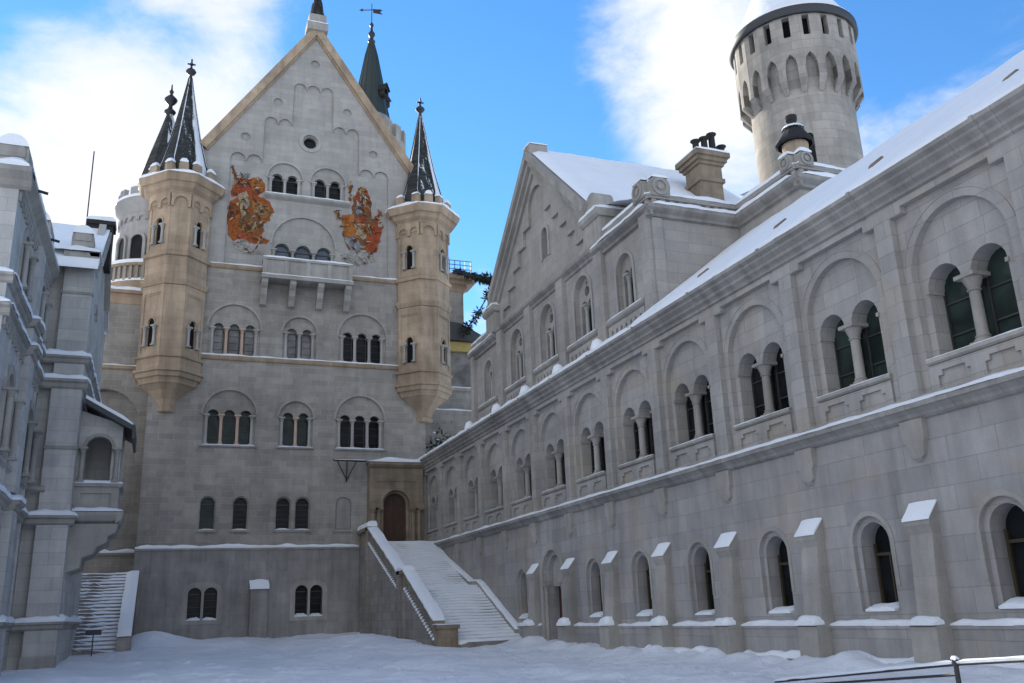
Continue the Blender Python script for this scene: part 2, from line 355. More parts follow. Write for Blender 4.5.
# ------------------------------------------------------------------ ground
FOOT = {}
rf = random.Random(11)
for (ax, ay), (bx, by), bend in (((6, 14), (15.6, 45), 1.5), ((4, 16), (15.8, 44.5), -2.0), ((8, 20), (-2.6, 55), 1.2), ((15.2, 16), (16.2, 41), .6), ((10, 46), (2, 58), 1.0), ((0, 40), (11, 30), 2.0), ((-2.5, 54), (6, 36), -1.0)):
    n = int(math.hypot(bx - ax, by - ay) / .42)
    for i in range(n):
        t = i / n; nx, ny = -(by - ay), bx - ax; l = math.hypot(nx, ny); o = bend * math.sin(t * 3.1) + (.14 if i % 2 else -.14) + rf.uniform(-.06, .06)
        px, py = ax + (bx - ax) * t + nx / l * o, ay + (by - ay) * t + ny / l * o; FOOT.setdefault((int(px // 1), int(py // 1)), []).append((px, py))
def ground_z(x, y):
    t = min(1, max(0, (y - 30) / 32)); t = t * t * (3 - 2 * t)
    z = -.28 + .62 * t
    z += .30 * math.exp(-max(0, 64.6 - y) / 2.2) * (x < 14) + .34 * math.exp(-max(0, 17.2 - x) / .9) * (y < 45) * (1 + .8 * mnoise.noise(Vector((y * .8, 0, 0))))
    z += .9 * math.exp(-((x + .1) ** 2 / 3.2 + (y - 59.5) ** 2 / 14)) + .35 * math.exp(-((x - 3.5) ** 2 / 8 + (y - 58) ** 2 / 8))
    z += .55 * math.exp(-((x - 11.2) ** 2 / 4 + (y - 52) ** 2 / 20)) + .25 * math.exp(-((x - 10.5) ** 2 / 6 + (y - 45) ** 2 / 6))
    p = Vector((x, y, 0))
    z += .10 * mnoise.noise(p * .3) + .06 * mnoise.noise(p * .8 + Vector((4, 0, 0))) + .04 * mnoise.noise(p * 1.9) + .025 * abs(mnoise.noise(p * 3.4))
    z += .11 * max(0, mnoise.noise(p * .55 + Vector((9, 3, 0)))) * (1 + mnoise.noise(p * 2.6))
    pth = abs(x - 9.5 - 3.2 * math.sin(y * .09) - .5 * mnoise.noise(p * .4))          # a trodden path to the stairs
    if pth < 1.1: z -= .16 * (1 - pth / 1.1) ** .5 - .05 * mnoise.noise(p * 3.1)
    cx, cy = int(x // 1), int(y // 1)
    for i in (-1, 0, 1):
        for j in (-1, 0, 1):
            for fx, fy in FOOT.get((cx + i, cy + j), ()):
                d = math.hypot(x - fx, y - fy)
                if d < .34: z -= .13 * max(0, 1 - d / .2) - .03 * max(0, 1 - abs(d - .26) / .08)
    return z
def axis(a, b, st, far):
    v = [a + i * st for i in range(int(round((b - a) / st)) + 1)]
    return [a - f for f in reversed(far)] + v + [b + f for f in far]
gx = axis(-12, 20, .16, [3, 15, 60, 300, 1500]); gy = axis(4, 66, .16, [3, 15, 60, 300, 1500])
mb = MB(); mb.grid([[(x, y, ground_z(min(20, max(-12, x)), min(66, max(4, y))) - (0 if -13 < x < 21 and 3 < y < 67 else .4)) for x in gx] for y in gy])
g = mb.build('snow_ground', M['ground'], None, None, 'structure')

# ------------------------------------------------------------------ palace
FP = Fr((0, 65, 0), (1, 0, 0), (0, -1, 0))
pal = thing('palace_building', 'tall gabled stone palace with two tan corner turrets and frescoes closing the courtyard', 'palace', (9, 66, 0))
pair_lo = [(3.0, .5), (9.9, .5)]
mb = MB()
base_h = [arch(u, .42, 1.85, 3.5) for u in (2.5, 3.5, 9.4, 10.4)]
mb.plate(FP, rect(-1.35, 13.4, -1, 6.38), base_h, .16, -.45)
mb.build('plinth_wall', M['pal_base'], pal)
mb = MB(); mb.plate(FP, rect(13.4, 18.3, -1, 6.6), [], .0, -.45); mb.build('wall', M['pal_mid'], pal)
mb = MB(); mb.mould(FP, -1.38, 13.4, [(0, 6.2), (.2, 6.3), (.24, 6.36), (.24, 6.44), (0, 6.62)]); mb.build('string_course', M['trim'], pal)
mb = MB(); snow_on(mb, FP, -1.35, 13.3, 6.47, 0, .25, .2); mb.build('snow_cap', M['snow'], pal)
# storeys between the plinth and the gable
tri = [(4.12, 1.8, 19.95, 22.0, 3, 1.1, .36, 'w'), (8.75, 1.22, 19.95, 21.98, 2, 1.12, .36, 'w'), (13.42, 1.8, 19.95, 22.0, 3, 1.1, .36, 'd'),
       (4.1, 1.78, 13.45, 15.62, 3, 1.1, .38, 'g'), (8.68, 1.2, 13.45, 15.6, 2, 1.1, .38, 'g'), (13.33, 1.8, 13.45, 15.6, 3, 1.1, .38, 'd')]
sing = [(2.98, 'g'), (5.13, 'd'), (8.0, 'd'), (9.32, 'd'), (12.2, 's')]
A = [arch(u, h, s, sp, 22) for u, h, s, sp, *_ in tri] + [arch(u, .55, 7.66, 9.4, 12) for u, _ in sing]
B = [lights(u, n, pt, r, s + .02, sp) for u, h, s, sp, n, pt, r, _ in tri] + [arch(u, .46, 7.72, 9.4, 12) for u, k in sing if k != 's']
mb = MB(); mb.plate(FP, rect(-1.3, 18.3, 6.5, 26.7), A, 0, -.14); mb.plate(FP, rect(-1.3, 18.3, 6.5, 26.7), B, -.14, -.62, True)
mb.build('wall', M['pal_mid'], pal)
GL = dict(w='glass_w', g='glass_g', d='glass', b='glass_b')
def win_part(parent, fr, uc, n, pitch, r, sill, spring, dcol, dglass, gl, cols=True, engaged=True, reds=(), nv=4):
    """one window: lead bars (the part), its pane and its columns (sub-parts)"""
    w0, w1 = uc - (n - 1) / 2 * pitch - r, uc + (n - 1) / 2 * pitch + r
    mb = MB()
    for i in range(n):
        c = uc + (i - (n - 1) / 2) * pitch
        for q in (-1, 1): mb.box(fr, c + q * r - .03, c + q * r + .03, sill, spring, dglass + .01, dglass + .06)
        mb.box(fr, c - r, c + r, spring - .03, spring + .04, dglass + .012, dglass + .055)
        for k in range(1, nv): v = sill + (spring - sill) * k / nv; mb.box(fr, c - r, c + r, v - .012, v + .012, dglass + .014, dglass + .035)
    w = mb.build('window', M['frame'], parent)
    pane(w, fr, lights(uc, n, pitch, r + (.02 if n == 1 else .02), sill - .02, spring), dglass, M[gl])
    if cols:
        us = [uc + (i - n / 2) * pitch for i in range(1, n)]
        if engaged: us += [w0 - .06, w1 + .06]
        for j, u in enumerate(us): column(w, fr, u, sill + .01, spring + .02, dcol, .115 if n > 1 else .1, M['marble'] if j in reds else M['trim_lt'])
    return w
for i, (u, h, s, sp, n, pt, r, k) in enumerate(tri):
    w = win_part(pal, FP, u, n, pt, r, s + .02, sp, -.16, -.5, GL[k], True, True, (0, 1) if i in (0, 3) else (0,) if i == 4 else ())
    mb = MB()                                               # the arch moulding and the sill of this window
    mb.plate(FP, arc(u, sp, h + .16, 0, 180, 24) + arc(u, sp, h, 180, 0, 24), [], .05, -.02); mb.build('arch_moulding', M['trim'], w)
    if s < 15:
        mb = MB(); mb.mould(FP, u - h - .12, u + h + .12, [(-.1, s - .2), (.12, s - .12), (.16, s - .02), (-.1, s + .015)]); mb.build('sill', M['trim'], w)
        mb = MB(); snow_on(mb, FP, u - h, u + h, s + .0, -.1, .15, .07); mb.build('snow_cap', M['snow'], w)
for u, k in sing:
    if k == 's':
        mb = MB(); mb.plate(FP, arch(u, .5, 7.7, 9.4, 12), [], -.06, -.12); mb.build('walled_up_window', M['pal_base'], pal)
    else:
        w = win_part(pal, FP, u, 1, 1, .46, 7.72, 9.4, 0, -.45, GL[k], False, nv=5)
        mb = MB(); snow_on(mb, FP, u - .5, u + .5, 7.68, -.4, .06, .1); mb.build('snow_cap', M['snow'], w)
    mb = MB(); mb.box(FP, u - .66, u + .66, 7.52, 7.66, -.1, .09); mb.build('sill', M['trim'], pal)
for u in (2.5, 3.5, 9.4, 10.4): win_part(pal, FP, u, 1, 1, .42, 1.86, 3.5, 0, -.3, 'glass', False, nv=4)
for u, _ in pair_lo:
    mb = MB(); mb.plate(FP, rect(u - 1.25, u + 1.25, 1.6, 3.5) [:2] + arc(u + .5, 3.5, .75, 0, 90, 8) + arc(u - .5, 3.5, .75, 90, 180, 8), [arch(u - .5, .42, 1.86, 3.5), arch(u + .5, .42, 1.86, 3.5)], .2, .1); mb.build('window_surround', M['trim'], pal)
    mb = MB(); snow_on(mb, FP, u - .95, u - .06, 1.87, -.25, .2, .16, .2); snow_on(mb, FP, u + .06, u + .95, 1.87, -.25, .2, .16, .2); mb.build('snow_cap', M['snow'], pal)
mb = MB(); mb.box(FP, 6.0, 7.1, -.5, 3.75, .16, .75); mb.face([FP.p(5.95, 3.75, .8), FP.p(7.15, 3.75, .8), FP.p(7.15, 4.2, .16), FP.p(5.95, 4.2, .16)]); mb.box(FP, 5.95, 7.15, 3.66, 3.75, .16, .8)
bt = mb.build('buttress', M['pal_base'], pal)
mb = MB(); mb.grid([[FP.p(u, 3.72, .86), FP.p(u, 3.95 + .06 * math.sin(u * 7), .82), FP.p(u, 4.35 + .04 * math.sin(u * 5), .2), FP.p(u, 4.2, .15)] for u in (5.92, 6.2, 6.5, 6.8, 7.18)]); mb.build('snow_cap', M['snow'], bt)
for z0, nm in ((19.6, 0), (26.55, 1)):
    mb = MB(); mb.mould(FP, -.3, 18.2, [(0, z0 - .05), (.12, z0), (.2, z0 + .12), (.24, z0 + .26), (0, z0 + .36)]); mb.build('string_course', M['sand'], pal)
    mb = MB(); snow_on(mb, FP, 1.4, 16.3, z0 + .28, 0, .25, .11); mb.build('snow_cap', M['snow'], pal)
# the gable
GA = [(-.3, 26.72), (18.6, 26.72), (18.6, 34.7), (9.33, 48.2), (.1, 34.7), (-.3, 34.7)]
def niche():
    P = [(3.1, 26.76), (15.4, 26.76)]
    for u, v, rr in ((14.8, 35.55, .58), (13.6, 35.55, .58), (12.46, 39.08, .515), (11.39, 39.08, .515), (10.32, 42.5, .515), (9.25, 42.5, .515), (8.18, 42.5, .515), (7.11, 39.08, .515), (6.04, 39.08, .515), (4.9, 35.55, .58), (3.7, 35.55, .58)):
        P += arc(u, v, rr, 0, 180, 8)
    return P
circ = [(9.3, 45.0), (6.5, 41.0), (4.17, 37.55), (11.98, 41.0), (14.15, 37.55)]
mb = MB()
mb.plate(FP, GA, [niche()] + [circle(u, v, .36) for u, v in circ], 0, -.17)
gw = [(7.28, 1.32, 33.03, 34.46, 2, 1.16, .43), (10.58, 1.36, 33.03, 34.46, 2, 1.22, .43), (8.85, 2.38, 27.0, 28.95, 3, 1.58, .56)]
mb.plate(FP, GA, [arch(u, h, s, sp, 22) for u, h, s, sp, *_ in gw] + [circle(9.12, 37.95, .62, 20)], -.17, -.3)
mb.plate(FP, GA, [lights(u, n, pt, r, s + .03, sp - (.4 if n == 3 else 0)) for u, h, s, sp, n, pt, r in gw] + [circle(9.12, 37.95, .5, 20)], -.3, -.8)
mb.build('gable_wall', M['pal_up'], pal)
for i, (u, h, s, sp, n, pt, r) in enumerate(gw):
    w = win_part(pal, FP, u, n, pt, r, s + .03, sp - (.4 if n == 3 else 0), -.3, -.66, 'glass_b' if n == 3 else 'glass', True, True, nv=3)
    mb = MB(); mb.plate(FP, arc(u, sp, h + .14, 0, 180, 24) + arc(u, sp, h, 180, 0, 24), [], -.1, -.2); mb.build('arch_moulding', M['trim_lt'], w)
mb = MB(); mb.mould(FP, 5.8, 12.3, [(-.2, 32.6), (.1, 32.75), (.22, 32.85), (.22, 33.0), (-.2, 33.02)]); sl = mb.build('sill', M['trim_lt'], pal)
mb = MB(); snow_on(mb, FP, 5.85, 12.25, 33.0, -.1, .22, .09); mb.build('snow_cap', M['snow'], sl)
mb = MB(); mb.plate(FP, circle(9.12, 37.95, .9, 24), [circle(9.12, 37.95, .62, 24)], -.1, -.18); oc = mb.build('round_window', M['trim_lt'], pal)
pane(oc, FP, circle(9.12, 37.95, .52, 20), -.6, M['glass'])
# raking coping of tan stone, its left and right run
for q in (-1, 1):
    a = Vector((9.33, 48.75)); b = Vector((9.33 + q * 8.5, 48.75 - 8.5 * 1.46)); n = Vector((-q * 1.46, -1)).normalized() * .62
    mb = MB()
    lp = [tuple(a), tuple(b), (b.x + n.x, b.y + n.y), (9.33, a.y - .62 / math.cos(math.atan(1.46)))]
    mb.plate(FP, lp, [], .32, -.5, True, True)
    n2 = n * .62; lp = [(9.33, a.y - .66), (b.x + n2.x * .0 + n.x * .55, b.y + n.y * .55), (b.x + n.x * 1.22, b.y + n.y * 1.22), (9.33, a.y - .62 * 1.22 / math.cos(math.atan(1.46)))]
    mb.plate(FP, lp, [], .16, -.2)
    mb.build('gable_coping', M['sand'], pal)
mb = MB()
for q in (-1, 1): mb.face([(9.33, 65.4, 48.65), (9.33, 105, 48.65), (9.33 + q * 10.2, 105, 33.8), (9.33 + q * 10.2, 65.4, 33.8)])
mb.build('roof', M['lead'], pal)
mb = MB(); FB = Fr((0, 66, 0), (1, 0, 0), (0, -1, 0)); mb.box(FB, -1.3, 18.2, -1, 34, -39, -.4); mb.build('rear_walls', M['pal_mid'], pal)
# apex block and statue
mb = MB(); mb.box(FP, 8.5, 10.2, 48.0, 48.7, -.9, .5); mb.box(FP, 8.65, 10.05, 48.7, 49.55, -.8, .38); mb.build('pedestal', M['trim'], pal)
mb = MB(); mb.lathe((9.35, 65.2, 49.55), [(.62, 0), (.66, .15), (.55, .5), (.5, 1.0), (.44, 1.3), (.3, 1.5), (.34, 1.75), (.38, 2.0), (.3, 2.3), (.1, 2.45), (0, 2.47)], 14)
mb.tube([(9.1, 64.75, 49.6), (9.12, 64.7, 50.3), (9.18, 64.9, 50.9)], [.2, .15, .2], 8); mb.tube([(9.62, 64.75, 49.6), (9.6, 64.7, 50.3), (9.52, 64.9, 50.9)], [.2, .15, .2], 8)
mb.tube([(9.35, 64.85, 51.6), (9.35, 64.5, 51.5)], [.26, .18], 8)
mb.build('gable_statue', M['bronze'], pal)
mb = MB(); snow_on(mb, FP, 8.5, 10.2, 48.7, .3, .52, .1); mb.build('snow_cap', M['snow'], pal)
# balcony
mb = MB(); mb.box(FP, 5.7, 12.42, 25.62, 25.9, 0, 1.45); mb.box(FP, 5.8, 12.32, 25.9, 26.02, 0, 1.36)
bal = mb.build('balcony', M['trim'], pal)
mb = MB()
for u0, u1, d0, d1 in ((5.85, 12.27, 1.12, 1.26), (5.85, 6.0, .22, 1.12), (12.12, 12.27, .22, 1.12)): mb.box(FP, u0, u1, 26.02, 27.1, d0, d1)
for u in (5.93, 7.5, 9.06, 10.62, 12.19): mb.box(FP, u - .16, u + .16, 26.02, 27.1, 1.1, 1.33)
mb.box(FP, 5.78, 12.34, 27.1, 27.26, 1.05, 1.38); mb.box(FP, 5.78, 6.06, 27.1, 27.26, .22, 1.05); mb.box(FP, 12.06, 12.34, 27.1, 27.26, .22, 1.05)
mb.build('parapet', M['trim'], bal)
for u in (5.98, 8.0, 10.05, 12.1):
    mb = MB()
    prof = [(0, 25.6), (1.3, 25.6), (1.3, 25.3), (1.1, 25.1), (.9, 24.95), (.75, 24.55), (.5, 24.3), (.3, 23.9), (0, 23.8)]
    P = [[FP.p(u + q * .22, v, d) for d, v in prof] for q in (-1, 1)]
    mb.face(P[0]); mb.face(P[1])
    for i in range(len(prof)): j = (i + 1) % len(prof); mb.face([P[0][i], P[0][j], P[1][j], P[1][i]])
    mb.build('bracket', M['trim'], bal)
mb = MB(); snow_on(mb, FP, 5.78, 12.34, 27.26, 1.05, 1.4, .13); snow_on(mb, FP, 5.72, 12.4, 25.9, 1.24, 1.47, .08); mb.build('snow_cap', M['snow'], bal)
# frescoes (generic painted figures and drapery)
MURAL_L =[
  ('rust',[(3.3,32.06),(3.89,32.42),(4.37,32.77),(5.36,32.77),(6.12,32.45),(6.59,31.53),(6.29,31.35),(6.31,30.79),(5.7,30.57),(5.91,29.91),(5.62,29.46),(6.31,29.2),(6.13,28.9),(5.16,28.79),(4.41,29.18),(3.7,28.82),(3.26,29.31),(3.15,30.25),(3.21,31.36)]),
  ('red',[(3.26,32.82),(3.6,33.36),(3.82,33.82),(4.29,34.45),(4.5,33.92),(4.92,34.26),(5.54,34.21),(5.81,33.82),(5.77,33.25),(5.36,32.77),(4.37,32.7),(3.4,32.43)]),
  ('brown',[(3.25,35.01),(3.42,35.01),(3.74,33.92),(3.61,33.67)]),
  ('orange',[(4.8,34.17),(5.54,34.24),(5.79,33.68),(5.47,33.06),(4.84,33.12)]),
  ('brown',[(3.97,30.77),(4.8,31.43),(5.82,30.59),(5.79,29.89),(4.88,29.51),(4.14,29.83)]),
  ('ochre',[(4.24,30.25),(5.08,30.5),(5.17,29.82),(4.39,29.65)]),
  ('cream',[(3.88,32.67),(4.47,33.07),(4.76,32.26),(4.44,31.11),(4.22,30.73),(4.02,31.74)]),
  ('ochre',[(4.95,32.15),(5.5,32.29),(6.14,31.89),(6.23,31.2),(5.56,30.97),(4.99,31.32)]),
  ('cream',[(5.27,31.77),(5.58,31.88),(5.8,31.63),(5.6,31.33),(5.29,31.36)]),
  ('cream',[(4.05,34.28),(4.41,34.4),(4.51,33.57),(4.21,33.38)]),
  ('red',[(3.32,31.65),(3.92,31.87),(3.9,31.04),(3.38,30.56)]),
  ('red',[(3.92,29.39),(4.89,29.44),(6.01,29.03),(5.03,28.84),(4.18,28.95)]),
  ('cloud',[(3.58,28.81),(4.53,29.13),(4.93,28.42),(5.91,28.26),(5.8,28.05),(4.83,27.87),(3.98,28.18)]),
]
MURAL_R =[
  ('red',[(12.61,33.58),(12.97,34.3),(13.33,34.62),(13.71,34.27),(13.96,33.63),(13.91,32.82),(13.61,31.51),(12.76,31.47),(12.93,32.55)]),
  ('blue',[(12.86,33.08),(13.29,33.2),(13.36,32.48),(13.0,31.83),(12.84,32.28)]),
  ('cream',[(13.15,34.06),(13.46,34.1),(13.59,33.44),(13.1,33.31)]),
  ('ochre',[(10.99,32.3),(11.29,32.27),(11.6,31.72),(11.55,31.45)]),
  ('orange',[(11.72,31.87),(12.69,32.25),(12.64,31.46),(12.95,30.44),(12.84,30.17),(11.93,30.19),(11.8,30.96)]),
  ('blue',[(11.93,30.06),(12.83,30.3),(13.27,29.57),(13.21,29.17),(12.49,29.15),(12.12,29.56)]),
  ('rust',[(14.29,31.93),(14.53,32.36),(14.91,32.75),(14.78,32.26),(14.54,31.63)]),
  ('red',[(14.04,31.5),(14.97,31.35),(14.79,30.4),(14.55,29.32),(14.19,28.96),(13.58,29.21),(13.51,29.99),(13.68,30.53)]),
  ('cream',[(12.7,31.33),(13.92,31.48),(14.05,30.84),(13.44,30.11),(12.89,30.44)]),
  ('cloud',[(11.72,28.23),(12.25,28.74),(13.1,28.64),(14.06,29.01),(14.19,28.5),(13.47,28.04),(12.63,27.82)]),
  ('brown',[(12.28,34.68),(12.37,34.69),(12.39,33.28),(12.3,33.27)]),
  ('ochre',[(12.97,34.3),(13.33,34.6),(13.55,34.41),(13.4,34.09),(13.09,34.05)]),
  ('brown',[(13.41,33.42),(13.9,33.49),(13.85,32.67),(13.57,31.71),(13.36,32.34)]),
  ('rust',[(13.25,31.14),(13.92,31.29),(14.05,30.84),(13.58,30.65)]),
]

def strokes(data, n, seed):
    """brush strokes that model the painted forms, kept inside the painted patches"""
    rs = random.Random(seed); out = []
    def inside(p, lp):
        c = False
        for (x0, y0), (x1, y1) in zip(lp, lp[1:] + lp[:1]):
            if (y0 > p[1]) != (y1 > p[1]) and p[0] < (x1 - x0) * (p[1] - y0) / (y1 - y0) + x0: c = not c
        return c
    near = dict(rust=('rust', 'red', 'orange', 'brown', 'ochre'), red=('red', 'rust', 'brown', 'orange'), brown=('brown', 'ochre', 'rust', 'cream'), orange=('orange', 'ochre', 'rust'), ochre=('ochre', 'cream', 'orange', 'brown'), cream=('cream', 'ochre', 'rust', 'blue'), blue=('blue', 'cloud', 'brown'), cloud=('cloud', 'cream', 'blue', 'cloud'))
    while len(out) < n:
        c, lp = rs.choice(data); xs = [p[0] for p in lp]; ys = [p[1] for p in lp]; p = (rs.uniform(min(xs), max(xs)), rs.uniform(min(ys), max(ys)))
        if not inside(p, lp): continue
        a = rs.uniform(0, math.pi) + .6 * math.sin(p[0] * 2); l = rs.uniform(.12, .42); w = rs.uniform(.03, .09); dx, dy = math.cos(a), math.sin(a); cv = rs.uniform(-.12, .12)
        k = rs.random(); kc = 'shade' if k < .3 else 'lite' if k < .42 else rs.choice(near[c]); l, w = (l * 1.2, w * .45) if k < .42 else (l, w)
        out.append((kc, [(p[0] - dx * l, p[1] - dy * l), (p[0] - dy * (w + cv), p[1] + dx * (w + cv)), (p[0] + dx * l, p[1] + dy * l), (p[0] - dy * (cv - w), p[1] + dx * (cv - w))]))
    return out
BASE_R = [('brown', [(11.75, 31.6), (12.5, 32.0), (12.6, 33.6), (13.1, 34.5), (13.6, 34.5), (14.05, 33.4), (14.1, 32.0), (14.6, 31.9), (14.8, 30.6), (14.5, 29.1), (13.6, 28.9), (12.4, 28.9), (11.9, 29.9)]), ('cloud', [(11.6, 28.6), (12.6, 29.2), (14.3, 29.2), (14.4, 28.3), (13.2, 27.9), (12.2, 27.95)])]
MURAL_R = BASE_R + MURAL_R
for nm, data, lab in (('fresco', MURAL_L, 'rust red painted fresco left of the balcony'), ('fresco', MURAL_R, 'paler fresco of figures in blue and red right of the balcony')):
    keys = list(PAINT); mb = MB(); nbase = len(data); data = data + strokes(data, 230, 3 + nbase)
    for i, (c, lp) in enumerate(data):
        mb.cur = keys.index(c)
        pts = []                                             # roughen the outline of each painted patch
        for a, b in zip(lp, lp[1:] + lp[:1]):
            va, vb = Vector(a), Vector(b); m = max(1, int((vb - va).length / .16)); nrm = Vector((vb.y - va.y, va.x - vb.x)).normalized() if (vb - va).length > 0 else Vector((0, 0))
            for k in range(m):
                p = va.lerp(vb, k / m); p = p + nrm * .13 * mnoise.noise(Vector((p.x * 2.4, p.y * 2.4, i)))
                pts.append((p.x, p.y))
        mb.plate(FP, pts, [], -.166 + (.003 * i if i < nbase else .003 * nbase + .0004 * (i - nbase)), -.168, False)
    mb.build(nm, [PAINT[k] for k in keys], pal, lab)
# corner turrets
def octo(c, a, b, z): return [(c[0] + x, c[1] + y, z) for x, y in ((-b, -a), (b, -a), (a, -b), (a, b), (b, a), (-b, a), (-a, b), (-a, -b))]
AA, BBB = 2.03, .66
def turret(cx, label):
    c = (cx, 65.35)
    def ring(prof, name, mat, parent, smooth=False):
        mb = MB(); rows = [octo(c, AA * s, BBB * s, z) for z, s in prof]
        for r0, r1 in zip(rows, rows[1:]):
            for i in range(8): j = (i + 1) % 8; mb.face([r0[i], r0[j], r1[j], r1[i]])
        mb.face(rows[0]); mb.face(rows[-1]); return mb.build(name, mat, parent)
    t = ring([(19.3, .9), (19.3, .95), (31.5, .95), (31.5, .9)], 'corner_turret', M['dark'], pal); t['label'] = label
    ring([(15.6, .26), (15.65, .34), (15.95, .36), (16.0, .3), (16.5, .4), (17.05, .62), (17.35, .82), (17.4, .9), (17.75, .96), (17.8, 1.04), (18.1, 1.06), (18.15, 1.12), (18.35, 1.12), (18.4, 1.03), (19.1, 1.03), (19.15, 1.1), (19.3, 1.1), (19.32, .8)], 'corbel', M['sand'], t)
    ring([(24.35, .9), (24.4, 1.04), (24.7, 1.12), (24.85, 1.12), (24.9, 1.02), (26.5, 1.02), (26.55, 1.1), (26.8, 1.12), (26.85, 1.0), (26.9, .9)], 'moulding', M['sand'], t)
    up_ = .38
    ring([(z + up_, q) for z, q in ((30.75, .97), (30.95, 1.03), (31.1, 1.05), (31.3, 1.2), (31.6, 1.28), (31.65, 1.38), (32.0, 1.46), (32.2, 1.48), (32.22, .5))], 'crown_cornice', M['sand'], t)
    # body faces
    vs = octo((0, 0), AA, BBB, 0)
    mb = MB(); wins = []
    for i in range(8):
        p, q = Vector(vs[i]), Vector(vs[(i + 1) % 8]); U = (q - p).normalized(); Nn = Vector((U.y, -U.x, 0)); w = (q - p).length
        m = (p + q) / 2; fr = Fr((c[0] + m.x, c[1] + m.y, 0), U, Nn)
        diag = i % 2 == 1
        for z0, z1, zs in ((19.3, 24.36, 19.95), (26.9, 31.14, 27.5)):
            holes = [lights(0, 1, 1, .26, zs, zs + 1.75, 8)] if diag else []
            mb.plate(fr, rect(-w / 2, w / 2, z0, z1), holes, 0, -.3)
            if diag:
                mb.plate(fr, rect(-w / 2, w / 2, z0, z1), [rect(-w / 2 + .22, w / 2 - .22, z0 + .25, z1 - .55)], .05, 0)
                for k in range(7): uu = -.54 + k * .18; mb.box(fr, uu - .05, uu + .05, z1 - .72, z1 - .6, 0, .04)
                if i in (1, 7, 3, 5): wins.append((fr, zs))
        # scalloped corbel table under the crown
        n = 2 if diag else 1; st = w / n; r = st * .36
        lp = [(-w / 2, 31.28), (-w / 2, 30.28)]
        for k in range(n):
            uc = -w / 2 + st * (k + .5); lp += [(uc - r, 30.28)] + arc(uc, 30.58, r, 180, 0, 8) + [(uc + r, 30.28)]
        lp += [(w / 2, 30.28), (w / 2, 31.28)]
        mb.plate(fr, lp, [], .17, 0)
    mb.build('turret_wall', M['sand'], t)
    for fr, zs in wins[:]:
        if fr.N.y < -.1:
            mb = MB(); mb.box(fr, -.26, .26, zs + 1.2, zs + 1.26, -.24, -.2); w = mb.build('turret_window', M['frame'], t)
            pane(w, fr, lights(0, 1, 1, .28, zs - .02, zs + 1.75, 8), -.25, M['glass_g'] if zs < 21 and cx < 5 else M['glass'])
            for q in (-1, 1): column(w, fr, q * .42, zs, zs + 1.45, .1, .1, M['trim_lt'])
            mb = MB(); mb.plate(fr, arc(0, zs + 1.75, .4, 0, 180, 10) + arc(0, zs + 1.75, .27, 180, 0, 10), [], .06, 0); mb.build('arch_moulding', M['sand'], w)
    # merlons and spire
    vs = octo((0, 0), AA * 1.16, BBB * 1.16, 0); snow = MB()
    for i in range(8):
        p, q = Vector(vs[i]), Vector(vs[(i + 1) % 8]); w = (q - p).length; U = (q - p).normalized(); fr = Fr((c[0], c[1], 0), U, Vector((U.y, -U.x, 0)))
        d = (p.dot(fr.N)); uc = ((p + q) / 2).dot(U)
        for k in ((-.32, .32) if i % 2 else (0,)):
            u = uc + k * w; mb = MB(); mb.plate(fr, [(u - .34, 32.58), (u + .34, 32.58), (u + .34, 33.5)] + arc(u, 33.5, .34, 30, 150, 4) + [(u - .34, 33.5)], [], d, d - .32, True, True); mb.build('merlon', M['sand'], t)
            snow_on(snow, fr, u - .3, u + .3, 33.72, d - .36, d + .03, .3, .15)
        w2 = w * 1.27; snow_on(snow, fr, uc - w2 / 2, uc + w2 / 2, 32.58, d - .2, d * 1.27, .3, .3)
    snow.build('snow_cap', M['snow'], t)
    mb = MB(); rows = [octo(c, AA * s, BBB * s * (1 + .55 * (s < .9)), z) for z, s in ((32.5, 1.02), (33.2, .93), (34.4, .74), (36.6, .50), (39.3, .27), (41.5, .1), (42.0, .07))]
    mb.grid(rows, False, True)
    for i in range(8): mb.tube([r[i] for r in rows], [.09, .09, .08, .07, .06, .05, .04], 5)
    sp = mb.build('spire', M['spire'], t)
    mb = MB(); mb.lathe((c[0], c[1], 41.8), [(.16, 0), (.2, .2), (.12, .3), (.12, .5), (.34, .7), (.4, .85), (.3, 1.0), (.1, 1.1), (.07, 1.4), (.05, 1.5)], 10)
    for q in ((1, 0), (0, 1)): mb.tube([(c[0] - .3 * q[0], c[1] - .3 * q[1], 43.3), (c[0] + .3 * q[0], c[1] + .3 * q[1], 43.3)], .07, 5)
    mb.tube([(c[0], c[1], 43.2), (c[0], c[1], 43.75)], .07, 5); mb.lathe((c[0], c[1], 43.2), [(0, 0), (.15, .05), (.15, .15), (0, .2)], 8)
    mb.build('finial', M['iron'], sp)
turret(-.12, 'tan corner turret at the left end of the gable'); turret(18.2, 'tan corner turret at the right end of the gable')
